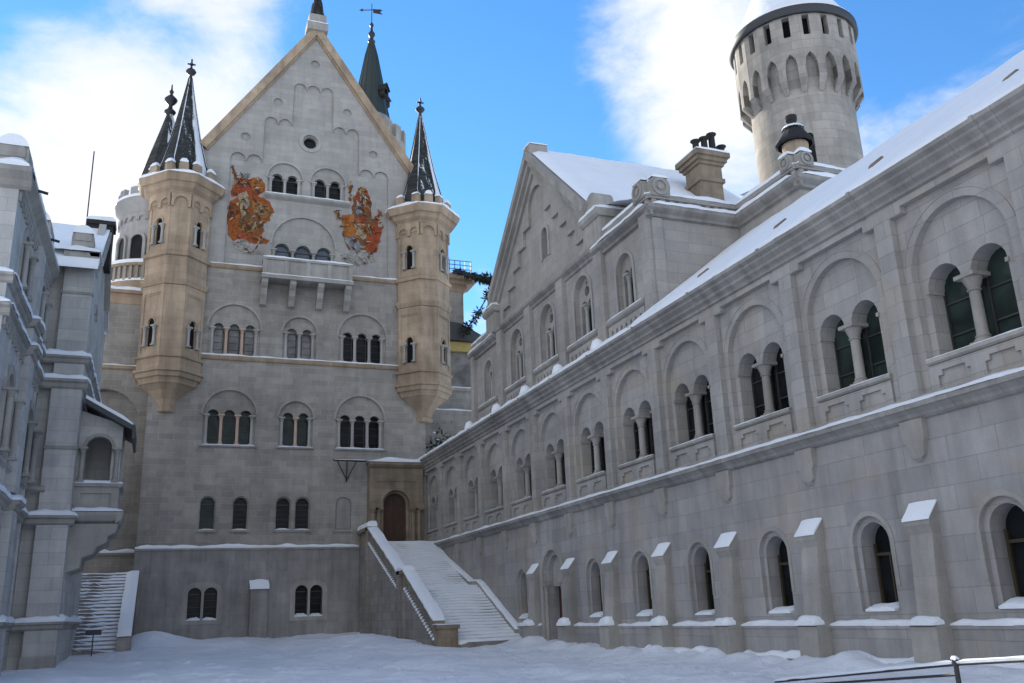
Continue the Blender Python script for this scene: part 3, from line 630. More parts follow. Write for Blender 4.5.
# portal at the head of the stairs
mb = MB()
mb.plate(FP, rect(13.9, 17.88, 6.6, 12.3), [arch(15.82, 1.02, 6.68, 9.35, 16)], .8, .5); mb.plate(FP, rect(14.2, 17.6, 6.6, 12.0), [arch(15.82, .84, 6.68, 9.35, 16)], .5, .05)
mb.box(FP, 13.9, 14.2, 6.6, 12.3, 0, .499); mb.box(FP, 17.6, 17.88, 6.6, 12.3, 0, .499)
mb.plate(FP, arc(15.82, 9.35, 1.42, 0, 180, 18) + arc(15.82, 9.35, 1.02, 180, 0, 18), [], .9, .78)
for u0, u1 in ((13.85, 14.82), (16.82, 17.9)): mb.box(FP, u0, u1, 9.05, 9.4, .7, 1.15)
mb.mould(FP, 13.8, 17.95, [(.7, 11.9), (.95, 12.05), (1.1, 12.2), (1.1, 12.36), (0, 12.4)])
for k in range(9): u = 14.55 + k * .33; mb.plate(FP, [(u - .11, 11.0), (u + .11, 11.0)] + arc(u, 11.12, .11, 0, 180, 6), [], .86, .8)
por = mb.build('portal', M['sand_dk'], pal)
for u in (14.15, 14.55, 17.08, 17.5): column(por, FP, u, 6.6, 9.06, .95, .15, M['sand_dk'])
mb = MB(); mb.plate(FP, arch(15.82, .9, 6.6, 9.35, 14), [], .1, .0); dr = mb.build('door', M['wood'], por)
mb = MB(); mb.box(FP, 15.79, 15.85, 6.6, 10.1, .1, .16)
for u in (15.4, 16.24):
    for v in (7.2, 8.4): mb.box(FP, u - .28, u + .28, v, v + .8, .1, .13)
mb.build('door_panels', M['wood'], dr)
mb = MB(); snow_on(mb, FP, 13.75, 18.0, 12.4, 0, 1.15, .32); mb.build('snow_cap', M['snow'], por)
br = thing('iron_bracket', 'thin black iron bracket with V shaped stay beside the portal roof', 'bracket', FP.p(12.6, 11.1, .2))
mb = MB(); mb.tube([FP.p(11.3, 12.52, .5), FP.p(13.8, 12.46, .5)], .06, 6); mb.build('arm', M['iron'], br)
mb = MB(); mb.tube([FP.p(11.6, 12.5, .5), FP.p(12.35, 11.2, .1)], .035, 5); mb.tube([FP.p(13.0, 12.48, .5), FP.p(12.4, 11.2, .1)], .035, 5); mb.tube([FP.p(12.3, 12.5, .5), FP.p(12.37, 11.0, .1)], .04, 5); mb.build('stay', M['iron'], br)
mb = MB(); snow_on(mb, FP, 11.4, 13.7, 12.55, .4, .6, .06); mb.build('snow_cap', M['snow'], br)
# ------------------------------------------------------------------ long arcaded wing on the right
FR = Fr((18, 0, 0), (0, 1, 0), (-1, 0, 0))
wing = thing('arcade_wing', 'long stone wing on the right, paired arcade windows above a buttressed ground floor', 'building', (19, 35, 0))
Y0, Y1 = -6, 64.9
wc = [15.5 + 4.3 * k for k in range(-5, 8) if k != 6]; DOORY = 41.45
mb = MB()
mb.plate(FR, rect(Y0, Y1, -1, 6.0), [arch(u, .70, 1.27, 3.05, 16) for u in wc] + [arch(DOORY, 1.1, -.9, 3.35, 18)], 0, -.12)
mb.plate(FR, rect(Y0, Y1, -1, 6.0), [arch(u, .54, 1.29, 3.05, 16) for u in wc] + [arch(DOORY, .86, -.9, 3.35, 18)], -.12, -.75)
mb.build('lower_wall', M['wing_low'], wing)
for u in wc:
    mb = MB()
    for q in (-1, 1): mb.box(FR, u + q * .5 - .04, u + q * .5 + .04, 1.3, 3.05, -.62, -.54)
    mb.box(FR, u - .5, u + .5, 2.72, 2.8, -.621, -.55); mb.box(FR, u - .025, u + .025, 1.3, 2.72, -.622, -.56); mb.box(FR, u - .5, u + .5, 1.3, 1.38, -.619, -.53)
    w = mb.build('window', M['brassbar'], wing)
    pane(w, FR, arch(u, .56, 1.28, 3.05, 14), -.63, M['glass'])
    mb = MB(); snow_on(mb, FR, u - .54, u + .54, 1.29, -.6, .03, .2, .2); mb.build('snow_cap', M['snow'], w)
    mb = MB(); mb.plate(FR, [(u - .84, 1.9), (u - .71, 1.9), (u - .71, 3.05)] + arc(u, 3.05, .71, 180, 0, 14) + [(u + .71, 1.9), (u + .84, 1.9), (u + .84, 3.05)] + arc(u, 3.05, .84, 0, 180, 14), [], .02, -.01); mb.build('window_surround', M['trim'], w)
# ground floor door
mb = MB(); mb.plate(FR, [(DOORY - 1.45, -.9), (DOORY - 1.12, -.9), (DOORY - 1.12, 3.35)] + arc(DOORY, 3.35, 1.12, 180, 0, 16) + [(DOORY + 1.12, -.9), (DOORY + 1.45, -.9), (DOORY + 1.45, 3.35)] + arc(DOORY, 3.35, 1.45, 0, 180, 16), [], .1, -.1)
ds = mb.build('doorway', M['trim'], wing)
mb = MB(); mb.plate(FR, [(DOORY - .84, 2.75), (DOORY + .84, 2.75), (DOORY + .84, 3.35)] + arc(DOORY, 3.35, .84, 0, 180, 14), [], -.35, -.6); mb.build('tympanum', M['trim'], ds)
for q in (-1, 1): column(ds, FR, DOORY + q * .98, .1, 2.9, -.05, .1, M['trim'])
mb = MB(); mb.box(FR, DOORY - .86, DOORY + .86, -.9, 2.75, -.72, -.64); dd = mb.build('door', M['oak'], ds)
mb = MB(); mb.box(FR, DOORY - .03, DOORY + .03, -.5, 2.74, -.64, -.6)
for v in (.3, 1.5):
    for u in (-.45, .45): mb.box(FR, DOORY + u - .3, DOORY + u + .3, v, v + .95, -.64, -.61)
mb.build('door_panels', M['oak'], dd)
# plinth with snow on its slope
bt_c = [17.78 + 4.3 * k for k in range(-5, 7)]
runs = []; edges = sorted([(c - .4, c + .4) for c in bt_c] + [(DOORY - 1.45, DOORY + 1.45)]); cur = Y0
for a, b in edges:
    if a > cur + .1: runs.append((cur, a))
    cur = max(cur, b)
runs.append((cur, 46.2))
mb = MB(); sn = MB()
for a, b in runs:
    mb.mould(FR, a, b, [(.17, -1), (.17, .82), (.2, .84), (.2, .92), (0, 1.0)]); mb.mould(FR, a, b, [(.16, -1), (.34, -1), (.34, .0), (.16, .12)])
    snow_on(sn, FR, a, b, .93, 0, .21, .13, .3, .5); snow_on(sn, FR, a, b, .02, .16, .37, .16, .3, .9)
mb.build('plinth', M['wing_low'], wing); sn.build('snow_cap', M['snow'], wing)
for c in bt_c:
    mb = MB()
    def blk(rows):
        for (v0, d0, w0), (v1, d1, w1) in zip(rows, rows[1:]):
            a = [FR.p(c - w0, v0, 0), FR.p(c - w0, v0, d0), FR.p(c + w0, v0, d0), FR.p(c + w0, v0, 0)]; b = [FR.p(c - w1, v1, 0), FR.p(c - w1, v1, d1), FR.p(c + w1, v1, d1), FR.p(c + w1, v1, 0)]
            for i in range(3): mb.face([a[i], a[i + 1], b[i + 1], b[i]])
            if abs(v0 - v1) < 1e-6: pass
        mb.face([FR.p(c - rows[-1][2], rows[-1][0], 0), FR.p(c - rows[-1][2], rows[-1][0], rows[-1][1]), FR.p(c + rows[-1][2], rows[-1][0], rows[-1][1]), FR.p(c + rows[-1][2], rows[-1][0], 0)])
    blk([(-1, .80, .46), (.0, .80, .46), (.06, .68, .42), (.8, .66, .42), (.9, .69, .43), (1.02, .46, .38), (1.04, .42, .37), (2.6, .30, .37), (3.1, .24, .37), (3.25, .30, .40), (3.32, .34, .42), (3.45, .34, .42), (3.86, .03, .42)])
    b = mb.build('buttress', M['trim'], wing)
    mb = MB(); rows = []; kk = 1 + .8 * mnoise.noise(Vector((c * 1.31, 5, 2)))
    for i in range(9):
        u = c - .45 + .9 * i / 8; e = (.3 + .7 * min(1, min(i, 8 - i) / 2)) * kk; j = .09 * mnoise.noise(Vector((u * 4, 2, 1)))
        rows.append([FR.p(u, 3.43, .37), FR.p(u, 3.49 + .05 * e + j * .6, .355), FR.p(u, 3.69 + .06 * e + j * .6, .18), FR.p(u, 3.9 + .03 * e, .03), FR.p(u, 3.88, 0)])
    mb.grid(rows); mb.face(rows[0]); mb.face(rows[-1]); snow_on(mb, FR, c - .42, c + .42, .96, .38, .71, .26, .12, .5)
    mb.build('snow_cap', M['snow'], b)
# string course between the floors, corbels under it
mb = MB(); mb.mould(FR, Y0, Y1, [(0, 5.92), (.1, 5.96), (.16, 6.08), (.28, 6.18), (.34, 6.2), (.34, 6.33), (0, 6.52)]); mb.build('string_course', M['cornice'], wing)
mb = MB(); snow_on(mb, FR, Y0, Y1, 6.35, 0, .35, .11, .4, .4); mb.build('snow_cap', M['snow'], wing)
for k in range(-5, 11):
    c = 17.62 + 4.3 * k; mb = MB()
    rows = [(5.95, .16, .38), (5.45, .14, .36), (5.3, .13, .27), (5.05, .1, .24), (4.98, .09, .12), (4.88, .02, .1)]
    for (v0, d0, w0), (v1, d1, w1) in zip(rows, rows[1:]):
        a = [FR.p(c - w0, v0, 0), FR.p(c - w0, v0, d0), FR.p(c + w0, v0, d0), FR.p(c + w0, v0, 0)]; b = [FR.p(c - w1, v1, 0), FR.p(c - w1, v1, d1), FR.p(c + w1, v1, d1), FR.p(c + w1, v1, 0)]
        for i in range(3): mb.face([a[i], a[i + 1], b[i + 1], b[i]])
    mb.build('corbel', M['trim'], wing)
# arcade storey
Ls = [17.33 + 4.295 * k for k in range(-5, 12)]
def rec(l): return [(l - 3.7, 6.56), (l, 6.56), (l, 11.48), (l - .42, 11.48), (l - .42, 11.68), (l - 3.28, 11.68), (l - 3.28, 11.48), (l - 3.7, 11.48)]
mb = MB(); Z0, Z1 = 6.4, 11.98
mb.plate(FR, rect(Y0, Y1, Z0, Z1), [rec(l) for l in Ls], 0, -.22)
mb.plate(FR, rect(Y0, Y1, Z0, Z1), [arch(l - 1.77, 1.52, 7.3, 9.73, 22) for l in Ls], -.22, -.42)
mb.plate(FR, rect(Y0, Y1, Z0, Z1), [lights(l - 1.72, 2, 1.37, .54, 7.44, 9.27, 10) for l in Ls], -.42, -1.05)
mb.build('arcade_wall', M['wing_up'], wing)
for l in Ls:
    u = l - 1.72; mb = MB()
    for q in (-1, 1):
        c = u + q * .685; mb.box(FR, c - .54, c - .5, 7.44, 9.27, -.97, -.9); mb.box(FR, c + .5, c + .54, 7.44, 9.27, -.97, -.9)
        for v in (8.05, 8.9): mb.box(FR, c - .5, c + .5, v - .02, v + .02, -.97, -.92)
    w = mb.build('window', M['frame'], wing)
    pane(w, FR, lights(u, 2, 1.37, .56, 7.42, 9.27, 8), -.98, M['glass_g'] if l < 24 else M['glass'])
    column(w, FR, u, 7.46, 9.29, -.6, .15, M['trim'], cap=.4)
    mb = MB(); mb.mould(FR, l - 3.3, l - .3, [(-.43, 7.22), (-.17, 7.26), (-.1, 7.31), (-.1, 7.4), (-.43, 7.45)]); mb.build('sill', M['trim'], w)
    mb = MB(); snow_on(mb, FR, l - 3.28, l - .32, 7.41, -.4, -.11, .03, .3, .3); mb.build('snow_cap', M['snow'], w)
    mb = MB(); pan = []
    for q in (-.72, .72): c = u + q - .08; pan.append([(c - .5, 6.62), (c + .5, 6.62), (c + .5, 6.93), (c + .36, 6.93), (c + .36, 7.06), (c - .36, 7.06), (c - .36, 6.93), (c - .5, 6.93)])
    mb.plate(FR, rect(l - 3.28, l - .32, 6.58, 7.22), pan, -.14, -.22); mb.build('blind_panel_frame', M['wing_up'], w)
    mb = MB(); mb.plate(FR, arc(u - .05, 9.73, 1.8, 0, 180, 24) + arc(u - .05, 9.73, 1.74, 180, 0, 24), [], -.2, -.23); mb.build('arch_moulding', M['wing_up'], w)
    for q in (-1, 1): mb = MB(); c = u + q * .685; mb.box(FR, c + q * .54 - .05, c + q * .54 + .05, 9.16, 9.27, -.9, -.37); mb.build('impost', M['trim'], w)
# eaves cornice
mb = MB(); mb.mould(FR, Y0, Y1, [(0, 11.86), (.09, 11.9), (.09, 12.02), (.2, 12.1), (.2, 12.2), (.34, 12.32), (.34, 12.4), (.46, 12.48), (.46, 12.6), (-1.2, 12.62)])
for k in range(-5, 12):
    y = 18.2 + 4.3 * k; mb.mould(FR, y - .06, y + .06, [(0, 11.84), (.11, 11.88), (.11, 12.0), (.23, 12.08), (.23, 12.18), (.37, 12.3), (.37, 12.38), (.49, 12.46), (.49, 12.63), (0, 12.65)])
mb.build('cornice', M['cornice'], wing)
# roof and its blanket of snow
def roof_z(x): return 12.66 + (x - 17.6) * .77
mb = MB(); mb.face([(17.6, Y0, 12.6), (17.6, 31.5, 12.6), (23.8, 31.5, 17.35), (23.8, Y0, 17.35)]); mb.face([(23.8, Y0, 17.35), (23.8, 31.5, 17.35), (30, 31.5, 12.6), (30, Y0, 12.6)]); mb.face([(17.6, 31.5, 12.6), (17.6, Y1, 12.6), (19.1, Y1, 13.5), (19.1, 31.5, 13.5)])
mb.build('roof', M['lead'], wing)
mb = MB(); rows = []
ny = 150
for i in range(ny + 1):
    y = Y0 + (31.55 - Y0) * i / ny; row = [(17.56 + .05 * mnoise.noise(Vector((y * 1.7, 0, 0))), y, 12.61)]
    for t in (0, .03, .08, .15, .25, .4, .55, .7, .85, .95, 1):
        x = 17.56 + t * 6.3; h = .16 * min(1, .45 + t * 8) + .07 * mnoise.noise(Vector((x * .5, y * .35, 0))) + .04 * mnoise.noise(Vector((x * 1.7, y * 1.7, 3)))
        row.append((x, y, 12.62 + (x - 17.56) * .765 + h))
    row += [(24.6, y, 17.1), (29.5, y, 13.2)]
    rows.append(row)
mb.grid(rows); mb.face([r for r in rows[-1]])
mb.build('roof_snow', M['snow'], wing)
mb = MB(); rows = []
for i in range(141):
    y = 31.5 + (Y1 - 31.5) * i / 140; n = mnoise.noise(Vector((y * .9, 7, 0))); h = .2 + .1 * n
    rows.append([(17.56, y, 12.6), (17.56, y, 12.64 + h * .4), (17.8, y, 12.72 + h), (18.4, y, 12.95 + h), (19.18, y, 13.3 + h * 1.2), (19.18, y, 12.8)])
mb.grid(rows); mb.build('roof_snow', M['snow'], wing)
for y in (9.2, 13.8, 18.5, 23.08, 27.9):
    mb = MB(); x = 18.9; z = 12.62 + (x - 17.56) * .765 + .14
    rows = [[(x + a - .04, y + .13 * math.cos(R(t)), z - .1 + .18 * math.sin(R(t)) + (a * .75 if a > .2 else 0)) for t in range(0, 181, 20)] for a in (0, .45)]
    mb.grid(rows); mb.face(rows[0]); mb.build('roof_vent', M['sand_dk'], wing)
# ------------------------------------------------------------------ gabled house that rises behind the wing's eaves
FG = Fr((19.2, 0, 0), (0, 1, 0), (-1, 0, 0))
gh = thing('gabled_house', 'grey gabled house with tracery windows and snow roof rising behind the wing eaves', 'building', (22, 44, 12))
big = [38.75, 43.3, 47.95]; small = [34.25, 53.0]
mb = MB()
holes = [arch(u, .98, 14.5, 16.85, 16) for u in big] + [lights(u, 1, 1, .78, 14.55, 16.5, 14) for u in small]
mb.plate(FG, rect(31.604, 56, 12.4, 18.7), holes, 0, -.25)
holes = [lights(u, 2, .8, .33, 14.52, 16.3, 8) for u in big] + [circle(u, 17.08, .27, 12) for u in big] + [circle(u + q, 16.62 if q else 17.5, .1, 8) for u in big for q in (0,)] + [lights(u, 2, .62, .27, 14.57, 16.35, 8) for u in small]
mb.plate(FG, rect(31.604, 56, 12.4, 18.7), holes, -.25, -.6)
mb.build('wall', M['gable'], gh)
for u in big + small:
    b = u in big; h = .98 if b else .78; sp = 16.85 if b else 16.5
    mb = MB(); mb.plate(FG, arc(u, sp, h + .16, 0, 180, 18) + arc(u, sp, h, 180, 0, 18), [], .07, -.02)
    for q in (-1, 1): mb.box(FG, u + q * (h + .08) - .08, u + q * (h + .08) + .08, 14.5, sp, -.02, .07)
    w = mb.build('window', M['trim_lt'], gh)
    pane(w, FG, rect(u - h, u + h, 14.4, 17.8), -.58, M['glass'])
    column(w, FG, u, 14.52, 16.32, -.2, .11, M['trim_lt'])
    mb = MB(); mb.mould(FG, u - 1.75 if b else u - 1.9, u + 1.75 if b else u + 1.9, [(0, 14.2), (.2, 14.3), (.26, 14.36), (.26, 14.48), (0, 14.52)]); mb.build('sill', M['trim'], w)
    mb = MB(); snow_on(mb, FG, u - 1.7, u + 1.7, 14.49, 0, .26, .06); mb.build('snow_cap', M['snow'], w)
    mb = MB(); hs = [arch(u - 1.35 + k * .45, .11, 13.5, 13.85, 6) for k in range(7)]
    mb.plate(FG, rect(u - 1.72, u + 1.72, 13.25, 14.2), hs, .14, 0); mb.build('balustrade', M['gable'], w)
for u, hw in ((36.5, .42), (41.1, .42), (45.7, .42), (50.4, .42), (31.95, .34), (55.7, .3)):
    mb = MB(); mb.box(FG, u - hw, u + hw, 12.4, 18.45, 0, .24); mb.build('pilaster', M['gable'], gh)
    if u > 33: mb = MB(); mb.lathe(tuple(FG.p(u, 13.0, .5)), [(.0, .0), (.34, .05), (.36, .4), (.25, .7), (0, .85)], 10); mb.build('snow_cap', M['snow'], gh)
crn = [(0, 18.2), (.1, 18.26), (.1, 18.4), (.24, 18.5), (.3, 18.56), (.3, 18.72), (0, 18.76)]
mb = MB(); mb.mould(FG, 36.9, 51.0, crn); mb.mould(FG, 31.3, 36.9, [(d * 1.3 + .02, v - .25) for d, v in crn]); mb.mould(FG, 51.0, 56.2, [(d * 1.3 + .02, v - .25) for d, v in crn])
SIDE = Fr((0, 31.6, 0), (1, 0, 0), (0, -1, 0)); UPP = Fr((23.8, 0, 0), (0, 1, 0), (-1, 0, 0)); ENDF = Fr((0, 27.3, 0), (1, 0, 0), (0, -1, 0))
mb.mould(SIDE, 18.9, 23.8, [(d * 1.3 + .02, v - .25) for d, v in crn]); mb.mould(UPP, 27.0, 31.6, [(d * 1.3 + .02, v - .25) for d, v in crn]); mb.mould(ENDF, 23.5, 32, [(d * 1.3 + .02, v - .25) for d, v in crn])
mb.build('cornice', M['cornice'], gh)
mb = MB(); mb.plate(SIDE, rect(19.2, 23.8, 12.4, 18.6), [], 0, -.3); mb.box(SIDE, 19.21, 19.7, 13, 17.95, 0, .1); mb.box(ENDF, 23.8, 33, 13, 18.6, -4.29, 0)
mb.build('side_wall', M['gable'], gh)
mb = MB(); mb.box(FG, 31.65, 56, 12, 18.3, -12, -.62); mb.build('rear_walls', M['gable'], gh)
# parapet railing: blocks, rail, snow
mb = MB(); sn = MB()
for fr, a, b in ((FG, 31.6, 36.8), (FG, 51.2, 56), (SIDE, 19.2, 23.8), (UPP, 27.3, 31.6), (ENDF, 23.8, 32)):
    n = int((b - a) / .42)
    for i in range(n): u = a + (b - a) * (i + .5) / n; mb.box(fr, u - .11, u + .11, 18.4, 18.9, -.25, .05)
    mb.box(fr, a, b, 18.9, 19.12, -.3, .12); mb.box(fr, a, b, 18.3, 18.42, -.4, .25)
    snow_on(sn, fr, a, b, 19.12, -.34, .14, .22, .3, .4); snow_on(sn, fr, a, b, 18.5, .05, .42, .2, .3, .5)
mb.build('parapet', M['gable'], gh); sn.build('snow_cap', M['snow'], gh)
def scroll(fr, u, v, d, r=.52, name='acroterion'):
    mb = MB(); lp = arc(u, v + r * .9, r, -20, 200, 16); mb.plate(fr, [(u + r * .94, v)] + lp + [(u - r * .94, v)], [], d, d - .32, True, True)
    mb.plate(fr, circle(u, v + r * .85, r * .8, 16), [circle(u, v + r * .85, r * .55, 16)], d + .07, d); mb.plate(fr, circle(u, v + r * .85, r * .3, 10), [], d + .06, d)
    o = mb.build(name, M['trim'], gh); mb = MB(); snow_on(mb, fr, u - r * .8, u + r * .8, v + r * 1.72, d - .34, d + .03, .22, .15); mb.build('snow_cap', M['snow'], o)
scroll(FG, 32.2, 19.0, .2); scroll(SIDE, 19.7, 19.0, .2); scroll(UPP, 27.75, 19.0, .2, .38); scroll(ENDF, 24.2, 19.0, .2, .38)
# the gable proper
GP = [(37.3, 18.7), (51.1, 18.7), (51.1, 20.6), (44.2, 27.0), (37.3, 20.6)]
st = [(38.3, 19.15), (50.1, 19.15), (50.1, 19.75)]
K = 6
for k in range(K): h0 = 5.9 - k * .95; st += [(44.2 + h0, 19.75 + k * .92), (44.2 + h0 - .95, 19.75 + k * .92)] if k == 0 else [(44.2 + h0, 19.75 + (k - 1) * .92 + .92), (44.2 + h0 - .95, 19.75 + k * .92)]
top = 19.75 + (K - 1) * .92
st2 = [(38.3, 19.15), (50.1, 19.15)]
for k in range(K): st2 += [(44.2 + 5.9 - k * .95, 19.75 + k * .92), (44.2 + 5.9 - (k + 1) * .95, 19.75 + k * .92)] if k < K - 1 else [(44.2 + 5.9 - k * .95, 19.75 + k * .92)]
st2 += arc(44.2, top, 1.15, 15, 165, 8)
for k in range(K - 1, -1, -1): st2 += [(44.2 - 5.9 + (k + 1) * .95, 19.75 + k * .92), (44.2 - 5.9 + k * .95, 19.75 + k * .92)] if k < K - 1 else [(44.2 - 5.9 + k * .95, 19.75 + k * .92)]
lan = lights(43.4, 1, 1, .42, 20.75, 22.1, 10)
mb = MB(); mb.plate(FG, GP, [st2], 0, -.18); mb.plate(FG, GP, [lan], -.18, -.6); mb.build('gable_wall', M['gable'], gh)
mb = MB(); mb.box(FG, 42.96, 43.84, 21.4, 21.45, -.5, -.45); w = mb.build('window', M['frame'], gh); pane(w, FG, lan, -.5, M['glass'])
mb = MB(); mb.plate(FG, [(42.78, 20.7), (42.98, 20.7), (42.98, 22.1)] + arc(43.4, 22.1, .42, 180, 0, 10) + [(43.82, 20.7), (44.02, 20.7), (44.02, 22.1)] + arc(43.4, 22.1, .62, 0, 180, 10), [], -.08, -.2); mb.build('window_surround', M['trim_lt'], w)
for q in (-1, 1):
    a = Vector((44.2, 27.75)); b = Vector((44.2 + q * 7.2, 27.75 - 7.2 * .93)); n = Vector((-q * .93, -1)).normalized()
    mb = MB()
    for w0, w1, dd in ((0, .42, .55), (.38, .72, .36), (.68, 1.05, .16)):
        c = math.cos(math.atan(.93)); lp = [(44.2, a.y - w0 / c), (b.x + n.x * w0, b.y + n.y * w0), (b.x + n.x * w1, b.y + n.y * w1), (44.2, a.y - w1 / c)]
        mb.plate(FG, lp, [], dd, -.4, True, True)
    mb.build('gable_coping', M['trim'], gh)
for u in (36.7, 51.6):
    mb = MB(); mb.box(FG, u - .85, u + .85, 18.7, 19.9, -1.2, .3); mb.mould(FG, u - 1.0, u + 1.0, [(-1.3, 19.9), (.36, 19.9), (.5, 20.05), (.5, 20.3), (-1.3, 20.32)]); mb.box(FG, u - .75, u + .75, 20.32, 20.75, -1.1, .3)
    mb.plate(FG, [(u - .62, 20.75), (u + .62, 20.75)] + arc(u, 20.85, .62, 0, 180, 14), [], .25, -.7, True, True)
    kn = mb.build('kneeler', M['trim'], gh)
    mb = MB(); snow_on(mb, FG, u - 1.0, u + 1.0, 20.32, -1.2, .5, .22, .25); mb.build('snow_cap', M['snow'], kn)
mb = MB(); mb.box(FG, 43.75, 44.65, 27.2, 28.05, -.75, .4); sb = mb.build('apex_block', M['trim'], gh)
mb = MB(); snow_on(mb, FG, 43.7, 44.7, 28.05, -.75, .42, .3, .15); mb.build('snow_cap', M['snow'], sb)
# steep snow covered roof over the gable
mb = MB()
for q in (-1, 1): mb.face([(19.5, 44.2, 27.6), (31, 44.2, 27.6), (31, 44.2 + q * 7.4, 20.7), (19.5, 44.2 + q * 7.4, 20.7)])
mb.build('roof', M['lead'], gh)
mb = MB()
for q in (-1, 1):
    rows = []
    for i in range(31):
        x = 18.95 + 12 * i / 30; row = []
        for j in range(15):
            t = j / 14; y = 44.2 + q * 7.6 * t; z = 27.72 - 7.6 * t * .93; nn = .05 * mnoise.noise(Vector((x * .6, y * .6, 2))) + .04 * mnoise.noise(Vector((x * 1.8, y * 1.8, 2)))
            row.append((x, y, z + (.3 + nn) * min(1, .35 + i * .6)))
        row.append((x, 44.2 + q * 7.6, 27.6 - 7.6 * .93 - .1)); rows.append(row)
    mb.grid(rows)
mb.build('roof_snow', M['snow'], gh)
# low roofs over the side bays
mb = MB(); rows = []
for i in range(21):
    x = 19.4 + 11 * i / 20; rows.append([(x, 31.7, 18.5)] + [(x, 31.7 + (37.6 - 31.7) * j / 8, 18.9 + 2.0 * j / 8 + .3 + .12 * mnoise.noise(Vector((x * .5, j * .5, 1)))) for j in range(9)])
mb.grid(rows); rows = []
for i in range(21):
    x = 24.2 + 9 * i / 20; rows.append([(x, 27.4, 18.6)] + [(x, 27.4 + 4.4 * j / 8, 18.95 + .9 * j / 8 + .1 * mnoise.noise(Vector((x * .5, j * .5, 8)))) for j in range(9)])
mb.grid(rows); mb.build('roof_snow', M['snow'], gh)
def fr_at(x, y): return Fr((x, y, 0), (1, 0, 0), (0, -1, 0))
# yellow chimney stack
ch = thing('chimney_stack', 'tan stone chimney stack with four sooty pots on the snowy roof', 'chimney', (28.1, 40, 21))
f = fr_at(28.1, 40); mb = MB()
for z0, z1, h in ((20.5, 23.0, .74), (23.0, 23.2, .86), (23.2, 24.7, .72), (24.7, 24.95, .84), (24.95, 25.75, .74), (25.75, 25.95, .86), (25.95, 26.2, 1.0), (26.2, 26.5, 1.14)): mb.box(f, -h, h, z0, z1, -h, h)
mb.build('shaft', M['sand_dk'], ch)
for dx, dy, h in ((-.75, -.6, .8), (-.3, -.8, .95), (.2, -.85, 1.25), (.9, -.7, .65)):
    mb = MB(); mb.lathe((28.1 + dx, 40 + dy, 26.45), [(.24, 0), (.2, .1), (.18, h - .15), (.3, h - .05), (.3, h), (.15, h)], 10); mb.build('chimney_pot', M['pot'], ch)
mb = MB(); snow_on(mb, f, -1.14, 1.14, 26.5, -1.14, 1.16, .2, .3); mb.build('snow_cap', M['snow'], ch)
# lantern like chimney head
lc = thing('capped_chimney', 'small round tan chimney head under a dark conical cap near the round tower', 'chimney', (28, 32, 19))
mb = MB(); mb.lathe((28, 32, 19), [(.55, 0), (.55, 3.8), (.64, 3.9), (.64, 4.15)], 14); mb.build('drum', M['sand'], lc)
mb = MB(); mb.lathe((28, 32, 23.1), [(.85, 0), (.95, .08), (.85, .25), (.4, .95), (.24, 1.05), (.2, 1.3), (.28, 1.42), (.28, 1.65), (.15, 1.7)], 12, smooth=False); mb.build('cap', M['pot'], lc)
mb = MB(); mb.lathe((28, 32, 24.0), [(.56, 0), (.5, .12), (.34, .16), (.3, .05)], 12); mb.build('snow_cap', M['snow'], lc)
# ------------------------------------------------------------------ round keep tower
TX, TY = 37.7, 42
rt = thing('round_tower', 'stout round stone tower with corbelled battlement and snowy conical roof', 'tower', (TX, TY, 10))
RB, RG = 3.25, 3.88
mb = MB(); mb.lathe((TX, TY, 0), [(RB + .1, 8), (RB + .02, 26), (RB, 32.0), (RB + .12, 32.6), (RG - .38, 34.3), (RG - .36, 35.2)], 64); mb.build('shaft', M['tower'], rt)
nseg = 20; zb, zs, zt = 32.55, 33.6, 37.35
mb = MB()
for i in range(nseg):
    a = 2 * math.pi * (i + .5) / nseg; Nn = Vector((math.cos(a), math.sin(a), 0)); U = Vector((-math.sin(a), math.cos(a), 0)); fr = Fr((TX, TY, 0), U, Nn)
    w = RG * math.tan(math.pi / nseg); hw = w * .6
    lp = [(-w, zt), (-w, zb + .2), (-hw, zb + .2), (-hw, zs), (-hw * .8, zs + .5), (-hw * .4, zs + .76), (0, zs + .92), (hw * .4, zs + .76), (hw * .8, zs + .5), (hw, zs), (hw, zb + .2), (w, zb + .2), (w, zt)]
    mb.plate(fr, lp, [rect(-.22, .22, 35.75, 37.2)], RG, RG - .45)
    for q in (-1, 1):                                          # half piers that taper back to the shaft
        u0, u1 = sorted((q * w, q * hw))
        mb.face([fr.p(u0, zb + .2, RG), fr.p(u1, zb + .2, RG), fr.p(u1, zb - .5, RB + .03), fr.p(u0, zb - .5, RB + .03)])
        uu = q * hw; mb.face([fr.p(uu, zb + .2, RG), fr.p(uu, zs + .1, RG), fr.p(uu, zs + .1, RB - .05), fr.p(uu, zb - .5, RB - .05)])
mb.build('battlement', M['tower'], rt)
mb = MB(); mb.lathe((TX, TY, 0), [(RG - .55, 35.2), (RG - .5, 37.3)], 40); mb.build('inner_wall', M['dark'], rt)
mb = MB(); mb.lathe((TX, TY, 0), [(RG - .3, 37.25), (RG + .22, 37.25), (RG + .32, 37.4), (RG + .3, 37.8), (RG + .1, 37.86)], 64); mb.build('eaves_rim', M['lead'], rt)
mb = MB(); mb.lathe((TX, TY, 0), [(RG + .24, 37.8), (RG + .22, 37.95), (RG + .0, 38.1), (3.1, 39.6), (2.2, 41.6), (1.2, 44.2), (.5, 46.2), (.05, 47.6), (0, 47.65)], 48); mb.build('roof_snow', M['snow'], rt)
a = math.atan2(32 - TY, 30.0 - TX)
fr = Fr((TX, TY, 0), (math.sin(a), -math.cos(a), 0), (math.cos(a), math.sin(a), 0)); mb = MB(); mb.plate(fr, lights(0, 1, 1, .22, 27.2, 29.0, 8), [], RB + .03, RB - .3); mb.build('slit_window', M['glass'], rt)
